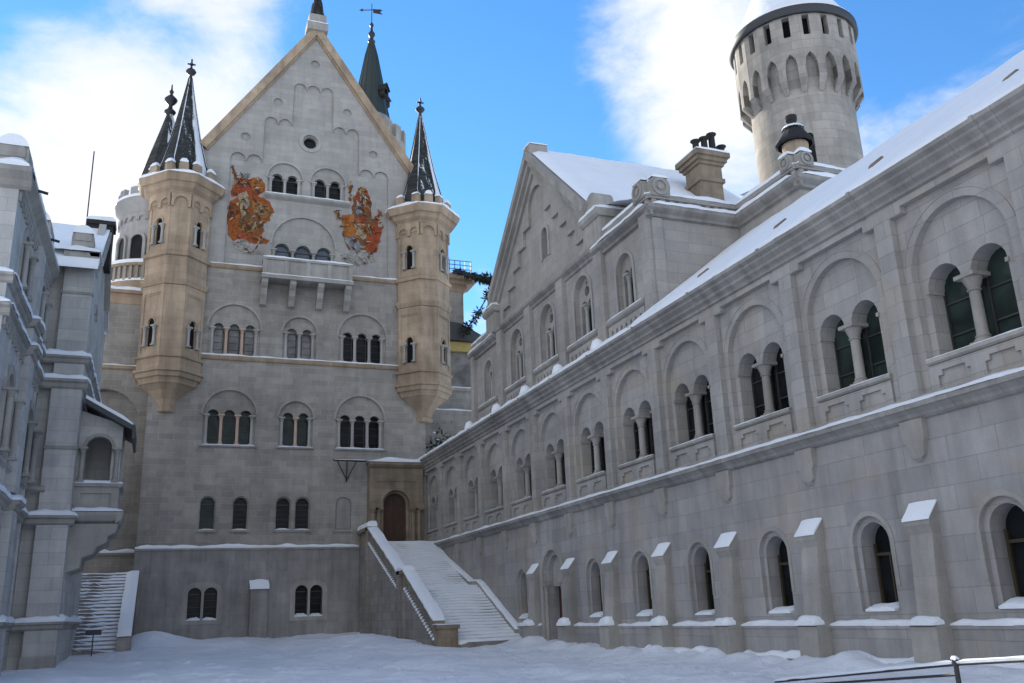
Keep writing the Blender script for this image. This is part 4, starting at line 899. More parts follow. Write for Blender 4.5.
# ------------------------------------------------------------------ bower house on the left
XA, YF, YP, XB = -5.75, 35.0, 46.0, -3.85
bow = thing('bower_house', 'grey stone house on the left with snowy ledges and a tall projecting pier', 'building', (-6, 42, 0))
FA = Fr((XA, 0, 0), (0, 1, 0), (1, 0, 0)); FF = Fr((0, YF, 0), (1, 0, 0), (0, -1, 0)); FQ = Fr((0, YP, 0), (1, 0, 0), (0, -1, 0)); FX = Fr((XB, 0, 0), (0, 1, 0), (1, 0, 0))
up = [38.0, 43.9]; lo = [38.0, 44.2]
mb = MB()
mb.plate(FA, rect(YF + .004, YP + .5, -1, 18.0), [arch(u, .62, 14.35, 16.1, 14) for u in up] + [arch(u, .85, 7.9, 10.2, 16) for u in lo] + [arch(u, .3, 2.3, 4.3, 10) for u in (38.0, 43.9)], 0, -.35)
mb.plate(FF, rect(-16, XA - .005, -1, 18.0), [arch(-9.5, .7, 14.4, 16.2, 12)], 0, -.35)
mb.plate(FQ, rect(-5.15, XB - .005, -1, 19.3), [], 0, -.55); mb.plate(FQ, rect(XA, -5.15, -1, 19.3), [], -.45, -.6); mb.plate(FX, rect(YP + .004, 57.5, -1, 19.3), [arch(49.0, .5, 14.8, 17.0, 10)], 0, -.35)
mb.plate(FX, [(47.2, 19.3), (56.8, 19.3), (51.2, 23.0), (50.6, 23.0)], [], 0, -.35)
mb.build('wall', M['left'], bow)
mb = MB(); mb.box(FF, -16, XA - .5, -1, 17.5, -24, -.5); mb.box(FQ, XA - 2, XB - .45, -1, 18.2, -11, -.7); mb.build('rear_walls', M['dark'], bow)
for u in up:
    mb = MB(); mb.plate(FA, arc(u, 16.1, .95, 0, 180, 16) + arc(u, 16.1, .62, 180, 0, 16), [], .08, -.02)
    for q in (-1, 1): mb.box(FA, u + q * .78 - .16, u + q * .78 + .16, 14.3, 16.1, 0, .08)
    w = mb.build('window', M['trim'], bow); pane(w, FA, arch(u, .64, 14.3, 16.1), -.3, M['glass'])
for u in lo:
    mb = MB(); mb.plate(FA, arc(u, 10.2, 1.2, 0, 180, 16) + arc(u, 10.2, .85, 180, 0, 16), [], .12, -.02)
    hs = lights(u, 2, .8, .3, 7.95, 9.9, 8); mb.plate(FA, arch(u, .86, 7.9, 10.2, 16), [hs, circle(u, 10.62, .2, 10)], -.1, -.25)
    for q in (-1, 1): mb.box(FA, u + q * 1.02 - .17, u + q * 1.02 + .17, 7.85, 10.2, 0, .16)
    w = mb.build('window', M['trim'], bow); pane(w, FA, arch(u, .88, 7.85, 10.2), -.3, M['glass']); column(w, FA, u, 7.95, 9.9, -.05, .1, M['trim'])
for u in (38.0, 43.9):
    mb = MB(); mb.box(FA, u - .3, u + .3, 3.0, 3.05, -.32, -.28); w = mb.build('slit_window', M['frame'], bow); pane(w, FA, arch(u, .32, 2.28, 4.3), -.33, M['glass'])
mb = MB(); mb.plate(FX, arc(49.0, 17.0, .68, 0, 180, 12) + arc(49, 17.0, .5, 180, 0, 12), [], .08, 0); w = mb.build('window', M['trim'], bow); pane(w, FX, arch(49, .52, 14.75, 17), -.3, M['glass'])
mb = MB(); w0 = mb.plate(FF, arc(-9.5, 16.2, .95, 0, 180, 12) + arc(-9.5, 16.2, .7, 180, 0, 12), [], .08, 0); w = mb.build('window', M['trim'], bow); pane(w, FF, arch(-9.5, .72, 14.35, 16.2), -.3, M['glass'])
for y in (41.2,):
    for z0, z1, d in ((-1, 1.7, .42), (1.7, 6.3, .34), (6.9, 12.6, .3), (13.05, 13.7, .3), (14.1, 17.4, .26)):
        mb = MB(); mb.box(FA, y - .7, y + .7, z0, z1, 0, d); mb.build('pilaster', M['left'], bow)
for z0, z1 in ((1.8, 6.3), (7.0, 12.6)):
    mb = MB()
    for u0, u1 in ((36.9, 37.0), (39.2, 39.3), (42.8, 42.9), (45.3, 45.4)): mb.box(FA, u0, u1, z0, z1, 0, .08)
    mb.build('blind_panels', M['left'], bow)
# ledges run round front, side wall, pier and gable side
def ledge(z, h, d, sn, name='string_course', flat=True):
    mb = MB(); s = MB()
    prof = [(0, z - h), (d * .45, z - h * .8), (d * .5, z - h * .4), (d, z - h * .25), (d, z), (0, z + .03)]
    # near part of side wall, pilaster breaks, pier front, pier side, front of the near bay
    segs = [(FF, -16, XA + d * .9), (FA, YF, YP), (FQ, XA, XB + d * .9), (FX, YP - .01, 57)]
    for fr, a, b in segs: mb.mould(fr, a, b, prof); snow_on(s, fr, a, b, z + .02, 0, d + .02, sn, .3, .45, z)
    for y in (41.2,): mb.mould(FA, y - .82, y + .82, [(q + .28, v) if q else (.0, v) for q, v in prof]); snow_on(s, FA, y - .85, y + .85, z + .03, 0, d + .3, sn * 1.1, .25, .4, z)
    mb.build(name, M['trim'], bow); s.build('snow_cap', M['snow'], bow)
ledge(1.95, .35, .22, .22); ledge(6.55, .42, .28, .24); ledge(12.9, .45, .25, .22); ledge(14.05, .36, .22, .25)
mb = MB(); mb.mould(FA, YF, YP, [(0, 7.6), (.14, 7.7), (.14, 7.85), (0, 7.9)]); mb.mould(FQ, XA, XA + .8, [(0, 7.6), (.14, 7.7), (.14, 7.85), (0, 7.9)]); mb.build('sill', M['trim'], bow)
mb = MB(); cp = [(0, 17.4), (.12, 17.5), (.14, 17.75), (.34, 17.95), (.4, 18.0), (.4, 18.2), (-.6, 18.24)]
mb.mould(FA, YF, YP, cp); mb.mould(FF, -16, XA + .4, cp)
mb.mould(FQ, XA + .5, XB + .18, [(q * .5, v + 1.15) for q, v in cp]); mb.mould(FX, YP - .2, 47.5, [(q * .5, v + 1.15) for q, v in cp]); mb.build('cornice', M['trim'], bow)
s = MB(); snow_on(s, FA, YF, YP, 18.22, -.6, .38, .28, .3); snow_on(s, FF, -16, XA + .3, 18.22, -.6, .4, .34, .3); snow_on(s, FQ, XA - .1, XB + .22, 19.38, -1.2, .33, .38, .25); s.build('snow_cap', M['snow'], bow)
mb = MB()
for y in (36.6, 41.6): mb.tube([FA.p(y, 18.2, .2), FA.p(y + .1, 18.12, .75)], .06, 6)
mb.build('waterspout', M['iron'], bow)
mb = MB()                                                            # scalloped tables under the cornice and the upper ledge
for z0, st_ in ((17.0, .55), (12.15, .6)):
    y = YF + .1
    while y + st_ < YP:
        r = st_ * .34; lp = [(y, z0 + .45), (y, z0)] + [(y + st_ / 2 - r, z0)] + arc(y + st_ / 2, z0 + .12, r, 180, 0, 6) + [(y + st_ / 2 + r, z0), (y + st_, z0), (y + st_, z0 + .45)]
        mb.plate(FA, lp, [], .1, 0); y += st_
mb.build('corbel_table', M['trim'], bow)
for u in up:
    for q in (-1, 1): column(bow, FA, u + q * .78, 14.3, 16.15, .2, .1, M['trim'])
for u in lo:
    for q in (-1, 1): column(bow, FA, u + q * 1.02, 7.9, 10.25, .28, .12, M['trim'])
mb = MB(); mb.box(FQ, -5.2, XB + .05, 9.6, 9.75, -.3, .06); mb.box(FQ, -5.2, XB + .05, 17.2, 17.32, -.3, .05); mb.box(FQ, -5.2, XB + .05, -1, .5, -.3, .12); mb.build('band', M['trim'], bow)
def drum(x0, x1, yc, z, r, axis='x'):
    """half round stone cresting with a snow hood"""
    mb = MB(); s = MB()
    if axis == 'x': fr = Fr((x1, 0, 0), (0, 1, 0), (1, 0, 0)); dep = x1 - x0
    else: fr = Fr((0, x1, 0), (1, 0, 0), (0, -1, 0)); dep = x0
    mb.plate(fr, [(yc - r, z), (yc + r, z), (yc + r, z + r * .9)] + arc(yc, z + r * .9, r, 0, 180, 16) + [(yc - r, z + r * .9)], [], 0, -dep, True, True)
    mb.plate(fr, [(yc - r * .8, z + r * .55), (yc + r * .8, z + r * .55), (yc + r * .8, z + r * .9)] + arc(yc, z + r * .9, r * .8, 0, 180, 16) + [(yc - r * .8, z + r * .9)], [], .06, -.02)
    o = mb.build('cresting', M['trim'], bow)
    rows = []
    for i in range(5):
        dd = .09 - (dep + .15) * i / 4; rows.append([fr.p(yc + (r + .02 + hh) * math.cos(R(t)), z + r * .9 + (r + .02 + hh) * math.sin(R(t)), dd) for t in range(25, 156, 10) for hh in (.13 * math.sin(R((t - 25) / 130 * 180)),)])
    s.grid(rows); s.face(rows[0]); s.build('snow_cap', M['snow'], o)
drum(1.9, YF + .02, -6.15, 18.4, .58, 'y'); drum(1.5, 42.3, -6.1, 18.5, .62, 'y'); drum(1.0, YP + .0, -4.5, 19.72, .5, 'y')
# cross roof, chimney, mast
mb = MB()
for q in (-1, 1): mb.face([(-12, 50.9, 22.5), (-3.95, 50.9, 22.5), (-3.95, 50.9 + q * 5.6, 18.3), (-12, 50.9 + q * 5.6, 18.3)])
mb.build('roof', M['lead'], bow)
mb = MB()
for q in (-1, 1):
    rows = []
    for i in range(25):
        x = -12 + 8.35 * i / 24; row = []
        for j in range(11):
            t = j / 10; h = .3 + .07 * mnoise.noise(Vector((x * .6, t * 4, q))) ; row.append((x, 50.9 + q * 5.5 * t, 22.55 - 4.1 * t + h))
        row.append((x, 50.9 + q * 5.55, 18.35)); rows.append(row)
    mb.grid(rows); mb.face(rows[-1])
mb.build('roof_snow', M['snow'], bow)
mb = MB(); f = fr_at(-4.15, 51.2)
mb.box(f, -.62, .62, 20.5, 22.9, -.6, .6); mb.box(f, -.72, .72, 22.9, 23.15, -.7, .7); c2 = mb.build('chimney', M['pot'], bow)
mb = MB(); snow_on(mb, f, -.74, .74, 23.15, -.7, .72, .42, .2, .25); mb.build('snow_cap', M['snow'], c2)
mb = MB()
lp = [(47.2, 19.7), (50.9, 22.75), (54.6, 19.7), (54.6, 19.2), (50.9, 22.2), (47.2, 19.2)]; mb.plate(FX, lp, [], .3, -.1, True, True); mb.build('gable_coping', M['trim'], bow)
mst = thing('antenna_mast', 'thin bare antenna mast on the snowy roof at the left', 'antenna', (-5.0, 52, 22.4))
mb = MB(); mb.tube([(-5.0, 52, 22.3), (-5.0, 52, 28.0)], .035, 6); mb.build('mast', M['iron'], mst)
# oriel with arched opening and lean-to roof
FO = Fr((0, 47.3, 0), (1, 0, 0), (0, -1, 0)); x0, x1 = XB, -1.95; FOX = Fr((x1, 0, 0), (0, 1, 0), (1, 0, 0))
mb = MB()
mb.plate(FO, [(x0, 8.2), (x1, 8.2), (x1, 11.1), (x0, 11.7)], [arch((x0 + x1) / 2 - .05, .58, 8.24, 9.9, 14)], 0, -.3)
mb.plate(FOX, rect(47.304, 50.2, 8.2, 11.1), [arch(48.75, .7, 8.24, 9.9, 14)], 0, -.3)
mb.plate(Fr((0, 50.2, 0), (1, 0, 0), (0, -1, 0)), rect(x0, x1, 6.5, 11.3), [], 0, -.1)
orl = mb.build('oriel', M['left'], bow)
mb = MB(); mb.plate(FO, rect(x0, x1 + .0, 6.9, 8.1), [rect(x0 + .3, x1 - .3, 7.1, 7.75)], .08, 0); mb.plate(FO, rect(x0, x1, 6.9, 8.1), [], 0, -.2); mb.plate(FOX, rect(47.25, 50.2, 6.9, 8.1), [], .05, -.2)
mb.mould(FO, x0, x1 + .18, [(0, 8.0), (.18, 8.06), (.2, 8.2), (0, 8.24)]); mb.mould(FOX, 47.1, 50.2, [(0, 8.0), (.18, 8.06), (.2, 8.2), (0, 8.24)]); mb.build('parapet', M['trim'], orl)
mb = MB(); mb.mould(FO, x0, x1 + .3, [(0, 6.3), (.2, 6.45), (.32, 6.7), (.32, 6.85), (0, 6.92)]); mb.mould(FOX, 47.0, 50.2, [(0, 6.3), (.2, 6.45), (.32, 6.7), (.32, 6.85), (0, 6.92)]); mb.box(FO, x0, x1, 6.3, 6.9, -2.9, 0)
for yq in (47.05, 49.2):                                            # scrolled corbel brackets below
    f = fr_at(0, yq); lp = [(x0, 6.3), (x1 + .15, 6.3), (x1 + .05, 5.9), (x1 - .25, 5.75), (x1 - .3, 5.45), (x1 - .7, 5.25), (x1 - .85, 4.95), (x1 - 1.3, 4.75), (x1 - 1.35, 4.3), (x0, 4.1)]
    mb.plate(f, lp, [], 0, -.8, True, True)
mb.build('corbel', M['trim'], orl)
for u in (x0 + .22, x1 - .18): column(orl, FO, u, 8.24, 9.92, .1, .11, M['trim'], cap=.3)
mb = MB(); mb.plate(FO, arc((x0 + x1) / 2 - .05, 9.9, .74, 0, 180, 14) + arc((x0 + x1) / 2 - .05, 9.9, .58, 180, 0, 14), [], .07, 0); mb.build('arch_moulding', M['trim'], orl)
mb = MB(); rp = [(-3.72, 12.2), (-1.5, 10.95), (-1.5, 10.7), (-3.72, 11.95)]
mb.plate(Fr((0, 46.6, 0), (1, 0, 0), (0, -1, 0)), rp, [], 0, -4.0, True, True); mb.box(Fr((-1.5, 0, 0), (0, 1, 0), (1, 0, 0)), 46.6, 50.6, 10.3, 10.98, -.02, .1); mb.build('oriel_roof', M['lead'], orl)
mb = MB(); rows = []
for i in range(9):
    y = 46.62 + i * .49; rows.append([(-3.7, y, 12.2), (-3.7, y, 12.36), (-2.8, y, 11.86 + .03 * math.sin(i * 2)), (-2.0, y, 11.4 + .03 * math.cos(i * 3)), (-1.52, y, 11.06), (-1.5, y, 10.97)])
mb.grid(rows); mb.face(rows[0]); snow_on(mb, FO, x0, x1 + .2, 8.22, -.2, .22, .14, .25); snow_on(mb, FO, x0 - .1, x1 + .3, 6.9, 0, .34, .15, .25); mb.build('snow_cap', M['snow'], orl)
# ------------------------------------------------------------------ wall that links the bower to the palace
lk = thing('linking_wall', 'dark recessed wall between the left house and the palace with tan cornice', 'wall', (-3.2, 68, 0))
FLk = Fr((0, 68, 0), (1, 0, 0), (0, -1, 0))
mb = MB(); mb.plate(FLk, rect(-9, -1.2, -1, 24.2), [arch(-4.2, 2.3, 9.2, 15.5, 16)], 0, -.5); mb.plate(FLk, rect(-9, -1.2, -1, 24.2), [], -.5, -1); mb.build('wall', M['pal_mid'], lk)
mb = MB(); mb.box(FLk, -9, -1.2, 24.2, 25.0, -1, .05); mb.mould(FLk, -9, -1.2, [(0, 24.95), (.25, 25.0), (.3, 25.2), (-1, 25.22)]); mb.mould(FLk, -9, -1.2, [(0, 19.2), (.2, 19.3), (.25, 19.5), (0, 19.6)]); mb.build('cornice', M['sand'], lk)
mb = MB(); mb.mould(FLk, -9, -1.2, [(0, 6.2), (.2, 6.3), (.25, 6.45), (0, 6.5)]); mb.build('string_course', M['trim'], lk)
mb = MB(); snow_on(mb, FLk, -9, -1.2, 25.22, -1, .32, .35, .35); snow_on(mb, FLk, -9, -1.2, 19.5, 0, .27, .1, .35); snow_on(mb, FLk, -9, -1.2, 6.45, 0, .27, .25, .35); mb.build('snow_cap', M['snow'], lk)
# round stair tower behind the left turret
st = thing('stair_tower', 'round grey stair tower with slender dark spire half hidden behind the left tan turret', 'tower', (-1.6, 75, 20))
tc_ = (-1.6, 75, 0)
mb = MB(); mb.lathe(tc_, [(3.1, 8), (3.1, 34.8)], 48); mb.build('shaft', M['rtower'], st)
ZC = -1.5
mb = MB(); mb.lathe(tc_, [(3.1, 34.6 + ZC), (3.2, 34.9 + ZC), (3.2, 35.2 + ZC), (3.5, 35.6 + ZC), (3.6, 36.0 + ZC), (3.6, 36.2 + ZC), (2.8, 36.25 + ZC)], 40)
for i in range(28):
    a = 2 * math.pi * i / 28; Nn = Vector((math.cos(a), math.sin(a), 0)); fr = Fr(tc_, (-math.sin(a), math.cos(a), 0), Nn); mb.plate(fr, [(-.36, 34.9 + ZC), (-.36, 34.3 + ZC), (-.22, 34.3 + ZC)] + arc(0, 34.45 + ZC, .22, 180, 0, 6) + [(.22, 34.3 + ZC), (.36, 34.3 + ZC), (.36, 34.9 + ZC)], [], 3.24, 3.0)
mb.build('cornice', M['trim_lt'], st)
for i in range(14):
    a = 2 * math.pi * i / 14; fr = Fr(tc_, (-math.sin(a), math.cos(a), 0), (math.cos(a), math.sin(a), 0)); mb = MB(); mb.box(fr, -.4, .4, 36.2 + ZC, 37.2 + ZC, 3.05, 3.4); m_ = mb.build('merlon', M['trim_lt'], st)
    mb = MB(); snow_on(mb, fr, -.4, .4, 37.2 + ZC, 3.0, 3.42, .2, .2); mb.build('snow_cap', M['snow'], m_)
mb = MB(); mb.lathe(tc_, [(3.62, 36.2 + ZC), (3.6, 36.45 + ZC), (3.0, 36.55 + ZC)], 40); mb.build('snow_cap', M['snow'], st)
mb = MB(); mb.lathe(tc_, [(2.9, 34.7), (2.3, 36.7), (1.5, 39.7), (.75, 42.3), (.3, 44.0), (.15, 44.6)], 12, smooth=False); sp = mb.build('spire', M['spire'], st)
mb = MB(); mb.lathe((-1.6, 75, 43.3), [(.28, 0), (.4, .3), (.25, .5), (.2, .7), (.45, .95), (.5, 1.1), (.2, 1.4), (.16, 1.7), (.5, 2.1), (.56, 2.3), (.3, 2.6), (.1, 2.8), (.2, 3.1), (.08, 3.3), (.05, 3.8), (0, 3.85)], 10); mb.build('finial', M['iron'], sp)
for a in (-150, -120, -90, -60):
    fr = Fr(tc_, (-math.sin(R(a)), math.cos(R(a)), 0), (math.cos(R(a)), math.sin(R(a)), 0)); mb = MB()
    mb.plate(fr, arc(0, 31.0, .75, 0, 180, 12) + arc(0, 31.0, .5, 180, 0, 12), [], 3.28, 3.0); mb.box(fr, -.75, -.5, 28.9, 31.0, 3.0, 3.26); mb.box(fr, .5, .75, 28.9, 31.0, 3.0, 3.26); w = mb.build('window', M['trim_lt'], st)
    pane(w, fr, arch(0, .52, 28.9, 31.0), 3.13, M['glass'])
ZG = -2.2
mb = MB(); mb.lathe(tc_, [(3.1, 27.6 + ZG), (4.2, 28.5 + ZG), (4.5, 28.9 + ZG), (4.5, 29.3 + ZG), (4.3, 29.35 + ZG)], 40); mb.lathe(tc_, [(4.2, 30.5 + ZG), (4.55, 30.55 + ZG), (4.6, 30.75 + ZG), (4.2, 30.8 + ZG)], 40); mb.lathe(tc_, [(4.35, 29.3 + ZG), (4.35, 30.5 + ZG)], 40); mb.build('gallery', M['sand'], st)
mb = MB(); mb.lathe(tc_, [(4.62, 30.75 + ZG), (4.58, 31.05 + ZG), (4.0, 31.1 + ZG)], 40); mb.build('snow_cap', M['snow'], st); mb = MB(); mb.lathe(tc_, [(4.52, 29.3 + ZG), (4.5, 29.5 + ZG), (4.3, 29.5 + ZG)], 40); mb.build('snow_cap', M['snow'], st)
mb = MB()
for i in range(60):
    a = 2 * math.pi * i / 60; fr = Fr(tc_, (-math.sin(a), math.cos(a), 0), (math.cos(a), math.sin(a), 0)); mb.box(fr, -.11, .11, 29.35 + ZG, 30.52 + ZG, 4.36, 4.5)
mb.build('balustrade', M['trim'], st)
# tall tower whose spire shows right of the gable
tt = thing('spired_tower', 'dark green spire with dormers and weather vane behind the right slope of the gable', 'tower', (18.2, 85, 20))
c = (18.2, 85, 0)
SP = ((2.1, 52.3), (1.72, 54.2), (1.28, 57.2), (.68, 60.6), (.25, 62.4))
mb = MB(); mb.lathe(c, [(2.3, 10), (2.3, 51.2), (2.55, 51.5), (2.5, 52.0), (2.1, 52.6)], 36); mb.build('shaft', M['trim'], tt)
mb = MB(); mb.lathe(c, SP, 14, smooth=False)
for i in range(14): a = 2 * math.pi * i / 14; mb.tube([(c[0] + r * math.cos(a), c[1] + r * math.sin(a), z) for r, z in SP], .06, 4)
k_ = Mat('green copper'); sp = mb.build('spire', k_.base((.022, .034, .03), .5, None, .5), tt)
for a in (-160, -55, 20, 110):
    Nn = Vector((math.cos(R(a)), math.sin(R(a)), 0)); fr = Fr(c, (-math.sin(R(a)), math.cos(R(a)), 0), Nn); mb = MB()
    mb.plate(fr, [(-.4, 54.9), (.4, 54.9), (.4, 55.7), (0, 56.3), (-.4, 55.7)], [rect(-.22, .22, 55.05, 55.7)], 2.15, .9, True, False); mb.plate(fr, [(-.5, 55.65), (0, 56.45), (.5, 55.65), (.5, 55.5), (0, 56.3), (-.5, 55.5)], [], 2.3, .9, True, True); d = mb.build('dormer', M['pot'], sp)
    mb = MB(); mb.box(fr, -.25, .25, 54.95, 55.8, 1.7, 1.75); mb.build('opening', M['dark'], d)
mb = MB(); mb.lathe(c, [(.3, 62.2), (.42, 62.5), (.24, 62.7), (.2, 63.0), (.38, 63.3), (.38, 63.5), (.16, 63.8), (.12, 64.3), (.24, 64.6), (.09, 64.9), (.05, 65.0), (.045, 67.4), (0, 67.45)], 10); fi = mb.build('finial', M['iron'], sp)
VF = Fr(c, (.94, -.34, 0), (.34, .94, 0)); mb = MB(); mb.box(VF, -1.1, 1.0, 66.55, 66.63, -.03, .03); mb.plate(VF, [(.15, 66.2), (1.2, 65.95), (.9, 66.3), (1.2, 66.5), (.15, 66.7)], [], .03, -.03, True, True); mb.plate(VF, [(-1.4, 66.59), (-1.0, 66.8), (-1.0, 66.4)], [], .03, -.03, True, True); mb.build('weather_vane', M['bronze'], fi)
for i in range(14):
    a = 2 * math.pi * i / 14; fr = Fr(c, (-math.sin(a), math.cos(a), 0), (math.cos(a), math.sin(a), 0)); mb = MB(); mb.box(fr, -.45, .45, 49.3, 50.9, 3.2, 3.7); mb.build('merlon', M['trim'], tt)
mb = MB(); mb.lathe(c, [(2.3, 46.4), (3.75, 48.2), (3.75, 49.3), (2.3, 49.4)], 36); mb.build('gallery', M['trim'], tt)
# ------------------------------------------------------------------ building seen in the gap right of the palace
gp = thing('loggia_building', 'grey rear building with ochre framed loggia in the gap right of the palace', 'building', (23, 72, 0))
FGp = Fr((0, 72, 0), (1, 0, 0), (0, -1, 0))
mb = MB(); mb.plate(FGp, rect(18.5, 25.3, -1, 20.2), [], 0, -3, True, True); mb.box(FGp, 18.5, 24.0, 20.2, 29.2, -3, -.4); mb.plate(Fr((0, 70.9, 0), (1, 0, 0), (0, -1, 0)), rect(18.5, 25.3, -1, 17.9), [], 0, -1.0); mb.build('wall', M['pal_mid'], gp)
mb = MB(); mb.mould(Fr((0, 70.9, 0), (1, 0, 0), (0, -1, 0)), 18.5, 25.4, [(0, 17.6), (.15, 17.8), (.2, 18.0), (-1, 18.05)]); mb.mould(FGp, 18.5, 25.4, [(0, 19.9), (.2, 20.0), (.2, 20.25), (-1, 20.3)]); mb.build('string_course', M['trim'], gp)
mb = MB(); snow_on(mb, Fr((0, 70.9, 0), (1, 0, 0), (0, -1, 0)), 18.5, 25.3, 18.0, -.9, .22, .15); snow_on(mb, FGp, 18.5, 25.4, 20.27, -.3, .22, .1); mb.build('snow_cap', M['snow'], gp)
mb = MB(); mb.box(FGp, 24.9, 25.35, 20.3, 24.1, -.5, 0); mb.box(FGp, 22.2, 22.6, 20.3, 24.1, -.5, 0); mb.box(FGp, 22.2, 25.35, 23.55, 24.4, -.5, .05); lg = mb.build('loggia_frame', M['yellow'], gp)
mb = MB(); mb.box(FGp, 22.6, 24.9, 20.3, 23.6, -.36, -.3); mb.build('loggia_glazing', M['glass_w'], lg)
mb = MB(); mb.plate(FGp, [(19, 26.3), (23.4, 26.0), (26.3, 24.55), (26.3, 24.35), (23.0, 24.45), (19, 24.45)], [], .5, -3, True, True); mb.build('loggia_roof', M['lead'], lg)
mb = MB(); mb.box(FGp, 18.5, 24.0, 29.2, 29.5, -3.2, -.3)
for z, e in ((29.5, .2), (29.9, .7), (30.3, 1.2)): mb.box(FGp, 18.5, 24.1 + e, z, z + .42, -3.2, -.4 + e * .5)
mb.build('cornice', M['sand'], gp)
mb = MB(); snow_on(mb, FGp, 18.5, 25.3, 30.72, -3, .22, .2); mb.build('snow_cap', M['snow'], gp)
mb = MB()
for x in (22.6, 23.1, 23.6, 24.1, 24.6): mb.tube([FGp.p(x, 30.7, .1), FGp.p(x, 32.0, .1)], .035, 5)
for z in (31.2, 31.6, 32.0): mb.tube([FGp.p(20, z, .1), FGp.p(24.7, z, .1)], .035, 5)
mb.build('railing', M['iron'], gp)
# fir garland hung from an arm above the gap
fb = thing('fir_bough', 'dark shaggy fir bough reaching across the sky gap below the railing', 'branch', (24.5, 71, 26.5))
mb = MB(); random.seed(5)
main = [Vector((22.8, 70.8, 30.55)), Vector((24.6, 70.8, 30.2)), Vector((26.2, 70.8, 30.05)), Vector((27.9, 70.8, 30.0))]
drop = [Vector((26.6, 70.8, 29.9)), Vector((25.6, 70.8, 28.2)), Vector((24.4, 70.8, 26.2)), Vector((23.4, 70.8, 24.9))]
mb.tube(main, [.22, .2, .16, .08], 6); mb.tube(drop, [.06, .06, .05, .03], 5); mb.build('stem', M['iron'], fb)
mb = MB()
def tufts(path, n, rad, L0):
    for i in range(n):
        t = random.random() * (len(path) - 1); a = path[int(t)].lerp(path[int(t) + 1], t - int(t)); d = Vector((random.uniform(-1, 1), random.uniform(-.5, .5), random.uniform(-1, .6))).normalized()
        if mnoise.noise(a * 1.4) < -.12 and rad < .5: continue
        b = a + d * rad * random.uniform(.3, 1); s = Vector((random.uniform(-1, 1), random.uniform(-1, 1), random.uniform(-1, 1))) * .05
        mb.face([a - s, a + s, b + d * L0 * .3]); mb.face([b - s * 2, b + s * 2, b + d * L0])
tufts(main[:2], 120, .3, .35); tufts(main[1:], 650, .42, .42); tufts(drop, 420, .34, .34); mb.build('needles', M['fir'], fb)
# dark snowy shrubs in the corner over the wing's far end
sh = thing('corner_shrubs', 'dark snow dusted shrubs above the far end of the wing eaves', 'bush', (20.2, 67, 13))
mb = MB(); sn = MB()
for i in range(900):
    p = Vector((random.gauss(20.1, .55), random.gauss(67, .5), 13.0 + abs(random.gauss(0, .9)))); d = Vector((random.uniform(-1, 1), random.uniform(-1, 1), random.uniform(-.6, 1))).normalized() * .28; s = Vector((random.uniform(-1, 1), random.uniform(-1, 1), random.uniform(-1, 1))) * .09
    (sn if random.random() < .1 else mb).face([p - s, p + s, p + d])
mb.build('foliage', M['fir'], sh); sn.build('snow_cap', M['snow'], sh)
mb = MB(); mb.tube([(20.1, 67, 9), (20.1, 67, 14)], [.12, .05], 6); mb.build('stem', M['iron'], sh)
# ------------------------------------------------------------------ outer staircase to the portal
stc = thing('stone_staircase', 'wide snow covered stone staircase climbing along the right wing to the portal', 'staircase', (15.7, 54, 0))
SX0, SX1 = 13.95, 17.95
def run(y):
    """tread height along the flight: two flights with a short landing"""
    if y < 45.4: return .1
    if y < 52.0: return .1 + (y - 45.4) * 3.0 / 6.6
    if y < 53.5: return 3.1
    if y < 61.6: return 3.1 + (y - 53.5) * 3.3 / 8.1
    return 6.4
mb = MB(); sn = MB(); edges = []
n1, n2 = 19, 22
ys = [45.4 + 6.6 * i / n1 for i in range(n1)] + [53.5 + 8.1 * i / n2 for i in range(n2)]; zs = [.1 + 3.0 * (i + 1) / n1 for i in range(n1)] + [3.1 + 3.3 * (i + 1) / n2 for i in range(n2)]
FS = Fr((0, 0, 0), (1, 0, 0), (0, -1, 0))
for i, (y, z) in enumerate(zip(ys, zs)):
    yn = ys[i + 1] if i + 1 < len(ys) else 65.0
    mb.box(FS, SX0 - .1, SX1, -1 if i == 0 else z - .35, z, -yn, -y)
    f = Fr((0, y, 0), (1, 0, 0), (0, -1, 0)); d0 = -(yn - y) ; rows = []
    for k in range(20):
        x = SX0 - .05 + (SX1 - SX0) * k / 19; h = .125 + .04 * mnoise.noise(Vector((x * .9, y * .8, 0))) - (.06 * max(0, mnoise.noise(Vector((x * .55, y * .3, 9)))))
        dd = min(.28, yn - y) ; cov = max(0, min(.85, (15.6 - x) / 2.2 + .9 * mnoise.noise(Vector((x * .7, y * .5, 2))) + .5 * mnoise.noise(Vector((x * 2.3, y * 1.9, 6))))); rows.append([(x, y + .012 - .05 * cov, z - .15 * cov + .004), (x, y + .01, z + h * .5), (x, y + dd * .4, z + h), (x, y + dd, z + h * 1.15 + .02)] + ([(x, yn, z + h)] if yn - y > .5 else []))
    sn.grid(rows)
mb.build('steps', M['stairst'], stc); sn.build('step_snow', M['snow'], stc)
